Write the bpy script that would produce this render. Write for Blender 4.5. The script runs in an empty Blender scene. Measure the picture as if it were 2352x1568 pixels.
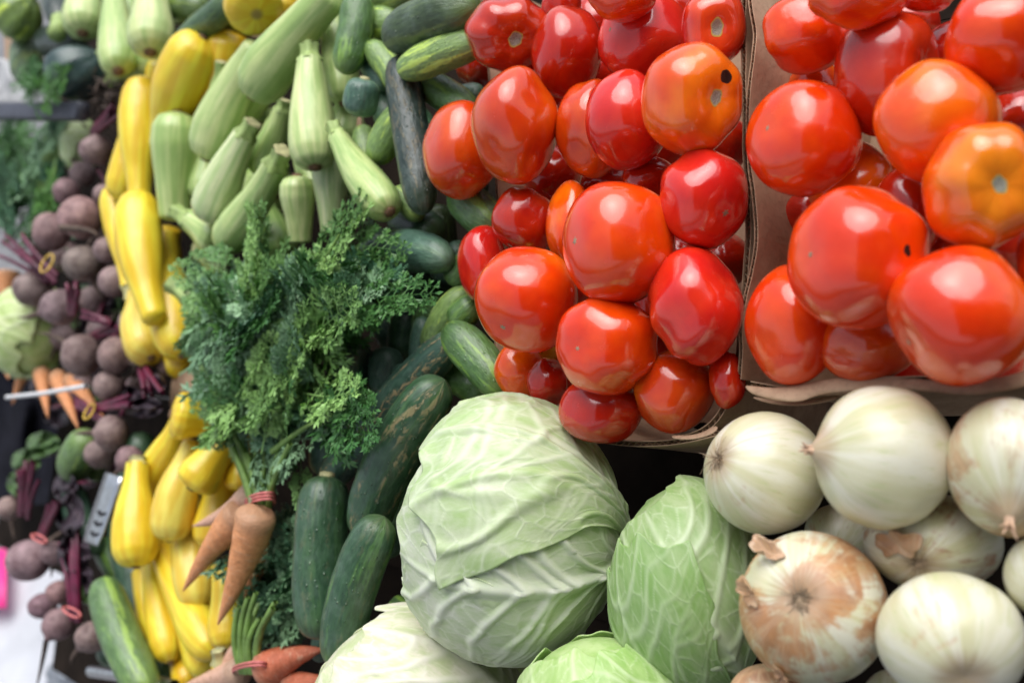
import bpy, math, random
import numpy as np
from mathutils import Matrix, Vector

# ---------------------------------------------------------------- camera, sky, sun, exposure
SC = bpy.context.scene
COL = SC.collection
FP = 2522.0                                   # focal length in units of a 2352 wide picture
UP = np.array([-.45, .65, .60]); UP /= np.linalg.norm(UP)          # world up seen from the camera
XW = np.array([1., 0, 0]) - UP[0]*UP; XW /= np.linalg.norm(XW)
YW = np.cross(UP, XW)
ROT = np.stack([XW, YW, UP])                  # camera axes -> world axes
CAMLOC = np.array([0., 0., 1.72])

cam = bpy.data.cameras.new('camera'); camo = bpy.data.objects.new('camera', cam); COL.objects.link(camo)
M4 = Matrix([list(ROT[i]) + [CAMLOC[i]] for i in range(3)] + [[0, 0, 0, 1]])
camo.matrix_world = M4
cam.sensor_width = 36.0; cam.lens = 36.0*FP/2352.0; cam.clip_start = .02; cam.clip_end = 500
cam.dof.use_dof = True; cam.dof.focus_distance = .90; cam.dof.aperture_fstop = 4.2; cam.dof.aperture_blades = 7
SC.camera = camo

SUND = ROT @ np.array([-.24, .84, .48]); SUND /= np.linalg.norm(SUND)
w = bpy.data.worlds.new('World'); SC.world = w; w.use_nodes = True
wn = w.node_tree.nodes; wl = w.node_tree.links
sky = wn.new('ShaderNodeTexSky'); sky.sky_type = 'NISHITA'; sky.sun_disc = False
sky.sun_elevation = math.asin(SUND[2]); sky.sun_rotation = math.atan2(SUND[0], SUND[1])
sky.air_density = 1.0; sky.dust_density = 3.0; sky.ozone_density = 1.0
hs = wn.new('ShaderNodeHueSaturation'); hs.inputs['Saturation'].default_value = .45    # overcast: a nearly white sky
wl.new(sky.outputs[0], hs.inputs['Color']); wl.new(hs.outputs[0], wn['Background'].inputs[0])
wn['Background'].inputs[1].default_value = .092
sun = bpy.data.lights.new('sun', 'SUN'); sun.energy = 1.5; sun.angle = math.radians(62); sun.color = (1, 1, 1)
suno = bpy.data.objects.new('sun', sun); COL.objects.link(suno)
suno.rotation_euler = Vector(SUND).to_track_quat('Z', 'Y').to_euler(); suno.location = (0, 0, 6)
SC.view_settings.view_transform = 'Standard'; SC.view_settings.look = 'None'
SC.view_settings.exposure = 1.08; SC.view_settings.gamma = 1.0
try: SC.view_settings.use_curve_mapping = False
except Exception: pass
SC.render.engine = 'CYCLES'
SC.cycles.use_denoising = True
SC.cycles.max_bounces = 8; SC.cycles.diffuse_bounces = 4; SC.cycles.glossy_bounces = 3

# ---------------------------------------------------------------- geometry of the place
rng = np.random.default_rng(7); random.seed(7)
PA, PB, PC = .9913, 1.12, .18                 # the sloping heap: PB*X - PC*Y - PA*Z = 1 in camera axes
G = np.array([PB, -PC, -PA]); GL = np.linalg.norm(G); N = -G/GL      # N: outward from the heap
def ray(x, y): return np.array([(x-1176)/FP, -(y-784)/FP, -1.0])
def P(x, y, lift=0.0):
    r = ray(x, y); return r*((1-lift*GL)/(r @ G))
def sc(x, y, lift=0.0): return FP/(-P(x, y, lift)[2])               # picture units per metre
def W(p): return ROT @ np.asarray(p) + CAMLOC

def hash3(i, j, k, s):
    h = (i*374761393 + j*668265263 + k*2147483647 + s*974634777) & 0xffffffff
    h = ((h ^ (h >> 13))*1274126177) & 0xffffffff
    return ((h ^ (h >> 16)) & 0xffff)/65535.0
def vn(p, scale=1.0, seed=0):
    """value noise -1..1 on an (n,3) array"""
    q = np.asarray(p)*scale + 100.0; i = np.floor(q).astype(np.int64); f = q - i; f = f*f*(3-2*f)
    r = 0
    for a in (0, 1):
        for b in (0, 1):
            for c in (0, 1):
                wgt = (f[:, 0] if a else 1-f[:, 0])*(f[:, 1] if b else 1-f[:, 1])*(f[:, 2] if c else 1-f[:, 2])
                r = r + wgt*hash3(i[:, 0]+a, i[:, 1]+b, i[:, 2]+c, seed)
    return r*2-1
def unit(v): v = np.asarray(v, float); return v/np.linalg.norm(v)
def basis(z, hint=(0.13, .2, 1)):
    z = unit(z); h = np.asarray(hint, float)
    if abs(unit(h) @ z) > .97: h = np.array([1., .1, 0])
    x = unit(h - (h @ z)*z); return np.stack([x, np.cross(z, x), z])   # rows

def tag(o, label, cat, group=None, kind=None):
    if label: o['label'] = label
    if cat: o['category'] = cat
    if group: o['group'] = group
    if kind: o['kind'] = kind
    return o
def mesh(name, v, f, mat, tc=None, aux=None, smooth=True):
    m = bpy.data.meshes.new(name); m.from_pydata(np.asarray(v).tolist(), [], f if isinstance(f, list) else f.tolist())
    if smooth: m.polygons.foreach_set('use_smooth', [True]*len(m.polygons))
    for nm, d in (('tc', tc), ('aux', aux)):
        if d is not None:
            a = m.attributes.new(nm, 'FLOAT_VECTOR', 'POINT'); a.data.foreach_set('vector', np.asarray(d, np.float32).ravel())
    m.materials.append(mat); m.update()
    return m
def link(name, m, parent=None, loc=None, color=None):
    o = bpy.data.objects.new(name, m); COL.objects.link(o)
    if parent is not None: o.parent = parent
    if loc is not None: o.location = loc
    if color is not None: o.color = tuple(color) + ((1.0,) if len(color) == 3 else ())
    return o
def put(name, v, f, mat, origin, parent=None, pw=None, tc=None, aux=None, color=None, smooth=True):
    """v: camera-axis points; origin: camera-axis origin of the object; pw: world location of the parent"""
    v = (np.asarray(v) - origin) @ ROT.T
    ow = W(origin)
    o = link(name, mesh(name, v, f, mat, tc, aux, smooth), parent, ow - pw if pw is not None else ow, color)
    return o
def grid_faces(nr, nc, wrap=True):
    i = np.arange(nr-1)[:, None]; j = np.arange(nc if wrap else nc-1)[None, :]; k = (j+1) % nc
    return np.stack([i*nc+j, i*nc+k, (i+1)*nc+k, (i+1)*nc+j], -1).reshape(-1, 4)

placed = []
def settle(spheres, kmax=1.18, tol=.90, reg=True):
    """move a thing back along its line of sight until it rests against what lies in front of it"""
    C = np.array([s[0] for s in spheres]); R = np.array([s[1] for s in spheres])
    best = (1e9, 1.0); k = 1.0
    while k <= kmax:
        pen = 0
        if placed:
            A = np.array([q[0] for q in placed]); B = np.array([q[1] for q in placed])
            d = np.linalg.norm(C[:, None]*k - A[None], axis=2); need = tol*(R[:, None]*k + B[None])
            pen = np.maximum(0, need-d).max()
        if pen < best[0]-1e-5: best = (pen, k)
        if pen <= 0: break
        k += .006
    k = best[1]
    if reg:
        for c, r in zip(C, R): placed.append((c*k, r*k))
    return k

# ---------------------------------------------------------------- materials
class NT:
    def __init__(s, name):
        s.m = bpy.data.materials.new(name); s.m.use_nodes = True; s.t = s.m.node_tree; s.b = s.t.nodes['Principled BSDF']
    def n(s, kind, **kw):
        x = s.t.nodes.new('ShaderNode'+kind)
        for k, v in kw.items(): setattr(x, k, v)
        return x
    def set(s, sock, v):
        if isinstance(v, bpy.types.NodeSocket): s.t.links.new(v, sock)
        elif isinstance(v, (tuple, list)) and sock.type == 'RGBA' and len(v) == 3: sock.default_value = (*v, 1)
        else: sock.default_value = v
    def attr(s, name): return s.n('Attribute', attribute_name=name).outputs['Vector']
    def info(s): return s.n('ObjectInfo')
    def math(s, op, a, b=0.0, c=None, clamp=False):
        x = s.n('Math', operation=op, use_clamp=clamp); s.set(x.inputs[0], a); s.set(x.inputs[1], b)
        if c is not None: s.set(x.inputs[2], c)
        return x.outputs[0]
    def vmul(s, v, k):
        x = s.n('VectorMath', operation='MULTIPLY'); s.set(x.inputs[0], v); s.set(x.inputs[1], k); return x.outputs[0]
    def vadd(s, v, k):
        x = s.n('VectorMath', operation='ADD'); s.set(x.inputs[0], v); s.set(x.inputs[1], k); return x.outputs[0]
    def rndvec(s, v):
        """shift texture coordinates by the object's own random number"""
        r = s.math('MULTIPLY', s.info().outputs['Random'], 37.0)
        c = s.n('CombineXYZ'); s.set(c.inputs[0], r); s.set(c.inputs[1], r); s.set(c.inputs[2], r)
        return s.vadd(v, c.outputs[0])
    def noise(s, v, scale, detail=3.0, rough=.55, dist=0.0):
        x = s.n('TexNoise'); s.set(x.inputs['Vector'], v); x.inputs['Scale'].default_value = scale
        x.inputs['Detail'].default_value = detail; x.inputs['Roughness'].default_value = rough; x.inputs['Distortion'].default_value = dist
        return x.outputs[0]
    def voro(s, v, scale, feature='F1'):
        x = s.n('TexVoronoi', feature=feature); s.set(x.inputs['Vector'], v); x.inputs['Scale'].default_value = scale
        return x.outputs['Distance']
    def ramp(s, v, lo, hi, a=0.0, b=1.0, smooth=True):
        x = s.n('MapRange', interpolation_type='SMOOTHSTEP' if smooth else 'LINEAR')
        s.set(x.inputs[0], v); x.inputs[1].default_value = lo; x.inputs[2].default_value = hi; x.inputs[3].default_value = a; x.inputs[4].default_value = b
        return x.outputs[0]
    def mix(s, f, a, b, mode='MIX'):
        x = s.n('Mix', data_type='RGBA', blend_type=mode); s.set(x.inputs[0], f); s.set(x.inputs[6], a); s.set(x.inputs[7], b)
        return x.outputs[2]
    def sep(s, v):
        x = s.n('SeparateXYZ'); s.set(x.inputs[0], v); return x.outputs
    def bump(s, h, strength=.3, dist=.001, prev=None):
        x = s.n('Bump'); x.inputs['Strength'].default_value = strength; x.inputs['Distance'].default_value = dist
        s.set(x.inputs['Height'], h)
        if prev is not None: s.set(x.inputs['Normal'], prev)
        return x.outputs[0]
    def out(s, col=None, rough=None, normal=None, **kw):
        if col is not None: s.set(s.b.inputs['Base Color'], col)
        if rough is not None: s.set(s.b.inputs['Roughness'], rough)
        if normal is not None: s.set(s.b.inputs['Normal'], normal)
        for k, v in kw.items(): s.set(s.b.inputs[k.replace('_', ' ')], v)
        return s.m

def m_tomato():
    t = NT('tomato_skin'); tc = t.attr('tc'); rv = t.rndvec(tc); inf = t.info()
    z = t.sep(tc)[2]
    n1 = t.noise(rv, 1.1, 2.0)
    sh = t.math('MULTIPLY', t.ramp(t.math('ADD', z, t.math('MULTIPLY', t.math('SUBTRACT', n1, .5), 1.1)), .15, 1.0), inf.outputs['Alpha'])
    c = t.mix(t.ramp(n1, .35, .7), inf.outputs['Color'], t.mix(1.0, inf.outputs['Color'], (1.15, 2.0, .9), 'MULTIPLY'))
    c = t.mix(sh, c, (.80, .26, .012))
    c = t.mix(t.math('MULTIPLY', t.ramp(t.noise(rv, 5.0, 4.0), .5, .8), .25), c, t.mix(1.0, c, (.72, .6, .8), 'MULTIPLY'))
    sp = t.math('MULTIPLY', t.ramp(t.voro(rv, 34.0), .02, .13, 1, 0), t.ramp(t.noise(rv, 2.3, 2.0), .5, .66))
    c = t.mix(t.math('MULTIPLY', sp, .5), c, (.7, .38, .18))
    dust = t.ramp(t.noise(rv, 3.0, 5.0, .7), .56, .85)
    c = t.mix(t.math('MULTIPLY', dust, .03), c, (.62, .38, .30))
    r = t.ramp(t.noise(rv, 2.0, 4.0), .35, .75, .14, .28)
    r = t.math('ADD', r, t.math('MULTIPLY', dust, .12))
    nb = t.bump(t.noise(rv, 1.8, 2.0), .25, .004)
    nb = t.bump(t.noise(rv, 22.0, 3.0), .05, .0006, nb)
    return t.out(c, r, nb, Coat_Weight=.65, Coat_Roughness=.09, Subsurface_Weight=.08, Subsurface_Radius=(.012, .003, .001), Subsurface_Scale=.6, Specular_IOR_Level=.5)
def m_plain(name, col, rough=.6, var=.25, scale=30.0, bump=.2, bd=.001, metal=0.0, spec=.5):
    t = NT(name); tc = t.n('TexCoord').outputs['Object']
    n = t.noise(tc, scale, 5.0, .65)
    c = t.mix(t.ramp(n, .3, .72), tuple(x*(1-var) for x in col), tuple(min(1, x*(1+var)) for x in col))
    return t.out(c, rough, t.bump(n, bump, bd) if bump else None, Metallic=metal, Specular_IOR_Level=spec)
def m_scar():
    t = NT('stem_scar_cork'); v = t.attr('tc'); rad = t.sep(t.attr('aux'))[0]
    n = t.noise(t.rndvec(v), 16.0, 5.0, .7)
    c = t.mix(t.ramp(n, .35, .65), (.12, .10, .06), (.52, .50, .42))
    c = t.mix(t.ramp(rad, .74, .97), c, (.55, .40, .06))
    return t.out(c, .75, t.bump(n, .6, .002))
def m_onion():
    t = NT('onion_skin'); tc = t.attr('tc'); inf = t.info(); rv = t.rndvec(tc)
    x, y, z = t.sep(tc)
    L = t.math('SQRT', t.math('ADD', t.math('MULTIPLY', x, x), t.math('ADD', t.math('MULTIPLY', y, y), 1e-4)))
    cx = t.n('CombineXYZ'); t.set(cx.inputs[0], t.math('DIVIDE', x, L)); t.set(cx.inputs[1], t.math('DIVIDE', y, L)); t.set(cx.inputs[2], t.math('MULTIPLY', z, .22))
    st = t.rndvec(cx.outputs[0])
    lines = t.noise(st, 11.0, 3.0, .6); fine = t.noise(st, 34.0, 2.0, .6); broad = t.noise(st, 2.2, 2.0)
    c = t.mix(t.ramp(broad, .35, .68), (.60, .58, .36), (.74, .72, .58))
    c = t.mix(t.math('MULTIPLY', t.ramp(lines, .52, .70), .55), c, (.50, .54, .25))
    c = t.mix(t.math('MULTIPLY', t.ramp(fine, .56, .72), .30), c, (.62, .50, .30))
    # papery tan skin left on in patches
    patch = t.math('ADD', t.noise(rv, 1.25, 4.0, .6, .4), t.math('MULTIPLY', t.math('SUBTRACT', lines, .5), .25))
    thr = t.math('SUBTRACT', patch, t.math('SUBTRACT', .78, t.math('MULTIPLY', inf.outputs['Alpha'], .42)))
    pm = t.ramp(thr, -.05, .10)
    tan = t.mix(t.ramp(t.noise(rv, 3.0, 4.0), .35, .7), inf.outputs['Color'], t.mix(1.0, inf.outputs['Color'], (.62, .5, .42), 'MULTIPLY'))
    tan = t.mix(t.math('MULTIPLY', t.ramp(lines, .45, .7), .5), tan, (.70, .50, .32))
    c = t.mix(t.math('MULTIPLY', pm, .85), c, tan)
    # browned towards both ends of the bulb (dry root plate and neck)
    pole = t.ramp(t.math('ADD', t.math('ABSOLUTE', z), t.math('MULTIPLY', t.math('SUBTRACT', lines, .5), .16)), .87, 1.0)
    c = t.mix(t.math('MULTIPLY', pole, .75), c, (.40, .27, .16))
    h = t.math('ADD', t.math('MULTIPLY', lines, .5), t.math('ADD', t.math('MULTIPLY', fine, .3), t.math('MULTIPLY', pm, .35)))
    return t.out(c, t.ramp(pm, 0, 1, .30, .42), t.bump(h, .28, .0012), Subsurface_Weight=.12, Subsurface_Radius=(.01, .008, .004), Subsurface_Scale=.5, Coat_Weight=.15, Coat_Roughness=.3)
def m_cabbage():
    t = NT('cabbage_leaf'); tc = t.attr('tc'); aux = t.attr('aux'); inf = t.info()
    vein, tert, u = t.sep(aux); rv = t.rndvec(tc)
    n = t.noise(rv, 2.2, 4.0, .6); n2 = t.noise(rv, 9.0, 5.0, .65)
    g = inf.outputs['Color']
    c = t.mix(t.ramp(n, .32, .72), t.mix(1.0, g, (.78, .88, .66), 'MULTIPLY'), t.mix(1.0, g, (1.12, 1.06, 1.18), 'MULTIPLY'))
    c = t.mix(t.math('MULTIPLY', t.ramp(n2, .48, .7), .35), c, t.mix(1.0, c, (.80, .90, .66), 'MULTIPLY'))
    pale = t.mix(.6, (.74, .79, .60), t.mix(1.0, g, (1.3, 1.2, 1.5), 'MULTIPLY'))
    c = t.mix(t.math('MULTIPLY', t.math('MAXIMUM', vein, t.math('MULTIPLY', tert, .55)), .8), c, pale)
    spk = t.math('MULTIPLY', t.ramp(t.voro(rv, 9.0), .0, .05, 1, 0), t.ramp(t.noise(rv, 3.0), .54, .6))
    c = t.mix(t.math('MULTIPLY', spk, .8), c, (.08, .10, .03))
    h = t.math('ADD', t.math('MULTIPLY', tert, .35), t.math('MULTIPLY', n2, .35))
    return t.out(c, t.ramp(n2, .3, .7, .34, .5), t.bump(h, .3, .0015), Subsurface_Weight=.12, Subsurface_Radius=(.006, .008, .003), Subsurface_Scale=.5)
def m_cuke():
    """obj.color = main colour, alpha = how striped and pale it is; aux = (t along, angle, scar)"""
    t = NT('cucumber_skin'); tc = t.attr('tc'); inf = t.info(); rv = t.rndvec(tc); aux = t.sep(t.attr('aux'))
    st = t.vmul(rv, (1, 1, .10)); st2 = t.vmul(rv, (1, 1, .35))
    a = t.noise(st, 2.4, 2.0, .5); b = t.noise(st2, 6.0, 4.0, .6)
    base = t.mix(t.ramp(b, .3, .7), t.mix(1.0, inf.outputs['Color'], (.72, .72, .75), 'MULTIPLY'), t.mix(1.0, inf.outputs['Color'], (1.25, 1.2, 1.2), 'MULTIPLY'))
    stripe = t.ramp(t.math('ADD', a, t.math('MULTIPLY', t.math('SUBTRACT', b, .5), .25)), .54, .66)
    pale = t.mix(1.0, inf.outputs['Color'], (3.2, 2.6, 1.5), 'MULTIPLY')
    c = t.mix(t.math('MULTIPLY', stripe, inf.outputs['Alpha']), base, pale)
    endp = t.ramp(t.math('ABSOLUTE', t.math('SUBTRACT', aux[0], .45)), .33, .55)
    c = t.mix(t.math('MULTIPLY', endp, t.math('MULTIPLY', inf.outputs['Alpha'], .75)), c, (.20, .30, .07))
    bloom = t.ramp(t.noise(rv, 1.5, 3.0), .42, .75)
    c = t.mix(t.math('MULTIPLY', bloom, .14), c, (.28, .36, .32))
    vd = t.voro(t.vmul(rv, (1, 1, .8)), 3.4)
    dots = t.ramp(vd, .03, .085, 1, 0)
    c = t.mix(t.math('MULTIPLY', dots, .65), c, (.42, .46, .34))
    sn = t.noise(t.vmul(rv, (1, 1, .4)), 4.5, 6.0, .72, .6)
    line = t.ramp(t.math('ABSOLUTE', t.math('SUBTRACT', t.noise(t.vmul(rv, (1, 1, .12)), 1.3, 1.0), .52)), .01, .09, 1, 0)
    scar = t.math('MULTIPLY', t.math('MULTIPLY', t.ramp(sn, .51, .56), line), aux[2])
    c = t.mix(scar, c, (.45, .34, .17))
    wart = t.ramp(vd, .0, .22, 1, 0)
    h = t.math('ADD', t.math('MULTIPLY', wart, .6), t.math('ADD', t.math('MULTIPLY', b, .5), t.math('MULTIPLY', scar, .4)))
    return t.out(c, t.math('ADD', t.ramp(b, .3, .7, .28, .42), t.math('MULTIPLY', scar, .3)), t.bump(h, .6, .0035), Specular_IOR_Level=.5, Coat_Weight=.12, Coat_Roughness=.25)
def m_zuke():
    t = NT('zucchini_skin'); tc = t.attr('tc'); inf = t.info(); rv = t.rndvec(tc); aux = t.sep(t.attr('aux'))
    a = t.noise(t.vmul(rv, (1, 1, .12)), 3.2, 2.0); b = t.noise(rv, 5.0, 5.0, .65)
    g = inf.outputs['Color']
    c = t.mix(t.ramp(a, .36, .66), t.mix(1.0, g, (.74, .84, .68), 'MULTIPLY'), t.mix(1.0, g, (1.18, 1.1, 1.15), 'MULTIPLY'))
    spot = t.ramp(t.voro(t.vmul(rv, (1, 1, .7)), 9.0), .05, .22, 1, 0)
    c = t.mix(t.math('MULTIPLY', spot, .30), c, t.mix(1.0, g, (1.5, 1.35, 1.6), 'MULTIPLY'))
    c = t.mix(t.math('MULTIPLY', t.ramp(b, .5, .75), .35), c, t.mix(1.0, g, (.6, .78, .5), 'MULTIPLY'))
    nick = t.math('MULTIPLY', t.ramp(t.noise(t.vmul(rv, (1, 1, .8)), 3.2, 5.0, .75, .8), .68, .72), .8)
    c = t.mix(nick, c, (.20, .20, .06))
    endp = t.ramp(aux[0], .985, .999)
    c = t.mix(t.math('MULTIPLY', endp, .9), c, (.24, .14, .06))
    return t.out(c, t.ramp(b, .3, .7, .30, .42), t.bump(t.math('ADD', a, t.math('MULTIPLY', b, .4)), .3, .002), Subsurface_Weight=.08, Subsurface_Radius=(.006, .008, .003), Subsurface_Scale=.5, Coat_Weight=.15, Coat_Roughness=.2)
def m_yellow():
    t = NT('yellow_squash_skin'); tc = t.attr('tc'); inf = t.info(); rv = t.rndvec(tc); aux = t.sep(t.attr('aux'))
    a = t.noise(t.vmul(rv, (1, 1, .15)), 2.6, 2.0); b = t.noise(rv, 4.0, 5.0, .65)
    g = inf.outputs['Color']
    c = t.mix(t.ramp(a, .36, .68), t.mix(1.0, g, (.95, .82, .8), 'MULTIPLY'), t.mix(1.0, g, (1.06, 1.14, 1.9), 'MULTIPLY'))
    c = t.mix(t.math('MULTIPLY', t.ramp(b, .55, .8), .4), c, t.mix(1.0, g, (.85, .68, .6), 'MULTIPLY'))
    bl = t.ramp(t.noise(rv, 3.0, 6.0, .75, .5), .69, .75)
    c = t.mix(t.math('MULTIPLY', bl, .5), c, (.34, .20, .03))
    c = t.mix(t.math('MULTIPLY', t.ramp(aux[0], .992, .9995), .85), c, (.30, .20, .08))
    return t.out(c, t.ramp(b, .3, .7, .28, .42), t.bump(t.math('ADD', a, t.math('MULTIPLY', b, .4)), .25, .002), Subsurface_Weight=.1, Subsurface_Radius=(.01, .007, .002), Subsurface_Scale=.5, Coat_Weight=.2, Coat_Roughness=.2)
def m_carrot():
    t = NT('carrot_skin'); tc = t.attr('tc'); inf = t.info(); rv = t.rndvec(tc); aux = t.sep(t.attr('aux'))
    rings = t.noise(t.vmul(rv, (.35, .35, 2.4)), 3.4, 3.0, .6); b = t.noise(rv, 2.5, 5.0, .7)
    c = t.mix(t.ramp(b, .3, .7), t.mix(1.0, inf.outputs['Color'], (.78, .72, .7), 'MULTIPLY'), t.mix(1.0, inf.outputs['Color'], (1.1, 1.15, 1.3), 'MULTIPLY'))
    c = t.mix(t.math('MULTIPLY', t.ramp(rings, .55, .68), .5), c, (.66, .40, .26))
    c = t.mix(t.math('MULTIPLY', t.ramp(rings, .28, .36, 1, 0), .35), c, (.30, .12, .05))
    c = t.mix(t.math('MULTIPLY', t.ramp(aux[0], .02, .22, 1, 0), .6), c, (.30, .22, .15))
    return t.out(c, .55, t.bump(t.math('ADD', rings, t.math('MULTIPLY', b, .4)), .7, .003))
def m_beet():
    t = NT('beet_skin'); tc = t.attr('tc'); rv = t.rndvec(tc); inf = t.info()
    a = t.noise(rv, 2.0, 5.0, .65); z = t.sep(tc)[2]; b = t.noise(t.vmul(rv, (1, 1, 5.0)), 2.5, 3.0)
    c = t.mix(t.ramp(a, .3, .7), (.145, .085, .085), (.31, .225, .215))
    c = t.mix(t.math('MULTIPLY', t.ramp(a, .5, .8), .5), c, (.30, .15, .17))
    c = t.mix(t.math('MULTIPLY', t.ramp(b, .55, .7), .35), c, (.40, .31, .25))
    c = t.mix(1.0, c, inf.outputs['Color'], 'MULTIPLY')
    return t.out(c, .62, t.bump(t.math('ADD', a, b), .4, .003))
def m_leafgreen(name, c0, c1, rough=.45):
    t = NT(name); inf = t.info(); geo = t.n('NewGeometry')
    n = t.noise(t.n('TexCoord').outputs['Object'], 26.0, 3.0)
    f = t.math('ADD', t.math('MULTIPLY', inf.outputs['Random'], .55), t.math('MULTIPLY', n, .5))
    c = t.mix(t.ramp(f, .2, .85), c0, c1)
    return t.out(c, rough, None, Subsurface_Weight=.0, Transmission_Weight=0.0, Specular_IOR_Level=.45)
def m_cardboard():
    t = NT('brown_cardboard'); tc = t.n('TexCoord').outputs['Object']
    n = t.noise(tc, 14.0, 6.0, .7); fib = t.noise(t.vmul(tc, (1, 1, 1)), 160.0, 3.0, .7); cre = t.noise(tc, 5.0, 3.0, .6, 1.5)
    flute = t.n('TexWave', wave_type='BANDS'); flute.bands_direction = 'DIAGONAL'
    c = t.mix(t.ramp(n, .3, .72), (.31, .19, .115), (.48, .325, .21))
    c = t.mix(t.math('MULTIPLY', t.ramp(fib, .45, .75), .35), c, (.17, .10, .06))
    c = t.mix(t.math('MULTIPLY', t.ramp(cre, .60, .75), .35), c, (.16, .085, .06))
    return t.out(c, .82, t.bump(t.math('ADD', t.math('MULTIPLY', n, 1.0), t.math('ADD', cre, t.math('MULTIPLY', fib, .2))), .4, .004))

MT = dict(tomato=m_tomato(), scar=m_scar(), onion=m_onion(), cabbage=m_cabbage(), cuke=m_cuke(), zuke=m_zuke(), yellow=m_yellow(),
          carrot=m_carrot(), beet=m_beet(), card=m_cardboard(),
          frond=m_leafgreen('carrot_leaf', (.04, .14, .03), (.27, .47, .13)),
          fronddark=m_leafgreen('carrot_leaf_blue', (.04, .13, .06), (.25, .42, .22)),
          dill=m_leafgreen('dill_leaf', (.03, .12, .02), (.12, .30, .05)),
          stalk=m_plain('green_stalk', (.16, .27, .06), .5, .35, 40, .2),
          zstem=m_plain('squash_stem', (.30, .40, .13), .6, .3, 60, .3),
          ystem=m_plain('squash_stem_tan', (.42, .40, .18), .6, .3, 60, .3),
          cut=m_plain('cut_stem_end', (.42, .40, .20), .8, .35, 90, .5),
          blossom=m_plain('dry_blossom_end', (.16, .09, .045), .85, .4, 120, .6),
          rot=m_plain('black_rot', (.018, .012, .010), .35, .5, 90, .8, .002),
          root=m_plain('dry_roots', (.30, .22, .14), .85, .4, 120, .3),
          rootdark=m_plain('dark_roots', (.10, .07, .055), .9, .4, 120, .3),
          paper=m_plain('onion_paper', (.52, .34, .22), .5, .35, 60, .4),
          mag=m_plain('beet_stalk_magenta', (.11, .009, .034), .4, .55, 30, .25),
          beetleaf=m_plain('dark_beet_leaf', (.035, .022, .030), .45, .6, 40, .5, .003),
          beetgreen=m_plain('green_beet_leaf', (.06, .12, .03), .45, .5, 40, .5, .003),
          pinkband=m_plain('pink_rubber_band', (.62, .17, .16), .5, .2, 60, .1),
          redband=m_plain('dull_red_band', (.22, .05, .05), .5, .3, 60, .1),
          yelband=m_plain('yellow_tie', (.55, .36, .05), .5, .3, 60, .1),
          darksquash=m_cuke(), wood=m_plain('dark_table_wood', (.016, .011, .008), .9, .4, 12, .4, .003, 0.0, .08),
          blocker=m_plain('dark_sky_blocker', (.07, .075, .085), .7, .3, 6, .2, .004),  # for the unseen sheet added behind the viewer to block the sky
          cloth=m_plain('black_cloth', (.010, .010, .015), .9, .4, 25, .3, .003, 0.0, .08),
          steel=m_plain('painted_steel_bar', (.045, .048, .065), .45, .25, 30, .1),
          metal=m_plain('brushed_metal', (.62, .63, .65), .28, .12, 80, .1, .0005, 1.0),
          white=m_plain('white_plastic', (.72, .72, .72), .4, .06, 30, .05),
          slot=m_plain('dark_slot', (.02, .02, .025), .6, .2, 30, 0),
          pave=m_plain('grey_pavement', (.16, .16, .165), .85, .3, 3.0, .3, .01),
          sheet=m_plain('white_sheet', (.50, .51, .54), .8, .10, 5.0, .4, .02),
          pink=m_plain('hot_pink_card', (.80, .03, .25), .5, .05, 30, 0),
          newsprint=m_plain('grey_printed_paper', (.40, .40, .40), .75, .3, 60, .2))

# ---------------------------------------------------------------- builders
TH = np.linspace(0, math.pi, 41); PH = np.linspace(0, 2*math.pi, 56, endpoint=False)
def dirs(th, ph):
    t, p = np.meshgrid(th, ph, indexing='ij'); t = t.ravel(); p = p.ravel()
    return np.stack([np.sin(t)*np.cos(p), np.sin(t)*np.sin(p), np.cos(t)], 1), t, p
BALL, BT, BP = dirs(TH, PH); BALLF = grid_faces(41, 56)

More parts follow.
